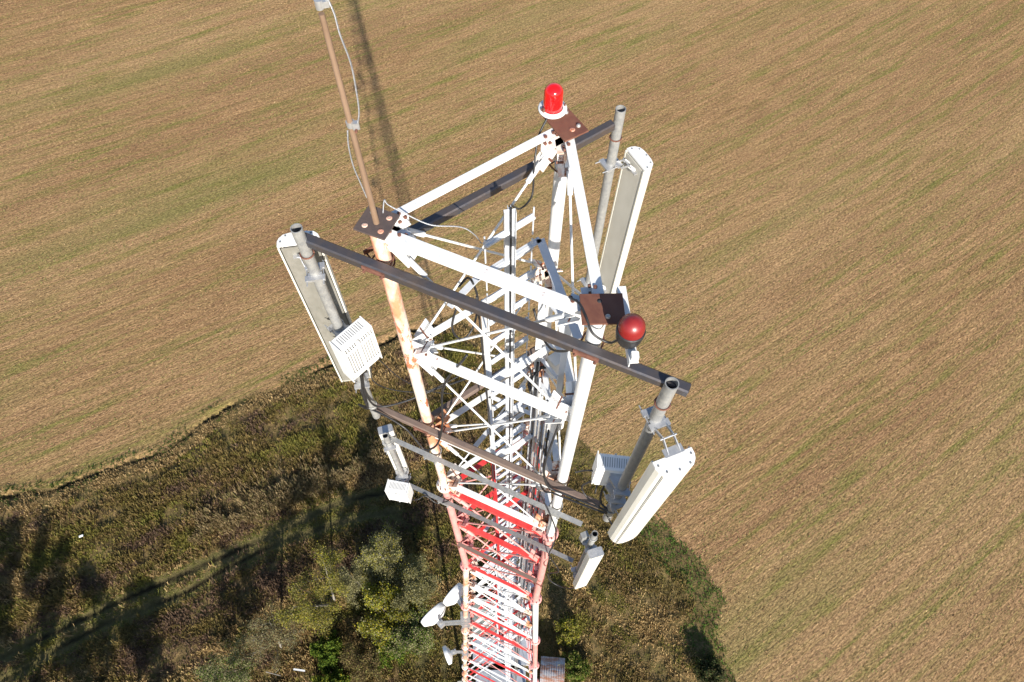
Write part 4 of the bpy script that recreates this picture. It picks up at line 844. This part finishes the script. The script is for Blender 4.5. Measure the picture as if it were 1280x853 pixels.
tree(-17.8, 5.8, 3.0, 1.5, GRN, [3, 2, 2], 5000, 'bright green bush in the dark hollow left of the clump', 'bush', leaf=.14, trunks=4, base=.1, name='bush')
tree(-17.0, 3.4, 3.0, 1.5, GRN+YEL, [3, 2, 2, 1, 1, 1], 4500, 'yellowish green bush at the bottom edge left of the clump', 'bush', leaf=.14, trunks=4, base=.1, name='bush')
tree(-14.0, 5.0, 4.5, 2.2, BRN+OLV, [2, 2, 1, 1, 1, 1], 4500, 'brownish bush between the two bright green bushes', 'bush', leaf=.11, trunks=3, base=.15, name='bush')
tree(-23.0, 6.2, 9.5, 3.2, BRN+GRY, [2, 2, 1, 2, 1, 1], 6000, 'brown grey half bare tree above the white plank', bark='birch', leaf=.09, trunks=2)
tree(-26.4, 4.6, 7.5, 2.7, GRY+GRN, [2, 2, 1, 1, 1, 0], 5000, 'grey green tree left of the half bare tree', leaf=.10, trunks=2)
tree(5.6, 7.8, 3.0, 1.4, YEL+OLV, [2, 2, 2, 2, 1, 1], 4500, 'yellow leaved bush right of the tower above the rusty shed', 'bush', leaf=.13, trunks=4, base=.1, name='bush')
tree(6.6, 4.6, 2.6, 1.5, GRN+OLV, [2, 2, 1, 2, 1, 1], 4500, 'low green bush immediately right of the rusty shed', 'bush', leaf=.13, trunks=4, base=.1, name='bush')
tree(19.6, 4.6, 2.0, 1.5, [(.045, .07, .02), (.06, .06, .03), (.09, .08, .03)], [3, 2, 2], 4000, 'dark low bush at the lower right corner of the meadow', 'bush', leaf=.13, trunks=4, base=.1, name='bush')
# trees just outside the frame whose shade falls into it
for (x, y, H, r_) in ((-44, -3.5, 12.5, 3.8), (-48.5, -2.5, 12, 3.6), (-39, -4, 11, 3.6), (-34.5, -3.5, 10, 3.2), (-53, -1.0, 12, 3.6)):
    tree(x, y, H, r_, OLV+GRN, [2, 2, 2, 1, 1, 0], 6500, 'tall tree standing below the bottom left edge of the picture', leaf=.16)
# ------------------------------------------------------------------ bits lying in the meadow
z_ = float(height(np.array([-46.0]), np.array([17.0]))[0])
o = MB().bar((-46.2, 16.95, z_+.40), (-45.8, 17.1, z_+.46), .22, .12, ch=.03).build('white_sack', 'white_box'); tag(o, 'small white scrap lying in the weeds at the far left', 'scrap')
o = MB().bar((-21.1, 4.35, .75), (-19.9, 4.2, .95), .16, .05).build('white_plank', 'white'); tag(o, 'short white plank lying in the weeds at the bottom edge', 'plank')
mb = MB(); mb.tube((-23.8, 4.1, .5), (-22.2, 3.75, .9), .05, .03, 8); mb.tube((-22.9, 3.9, .7), (-22.4, 4.4, .9), .02, .01, 6); tag(mb.build('fallen_branch', 'birch'), 'pale fallen branch left of the white plank', 'branch')
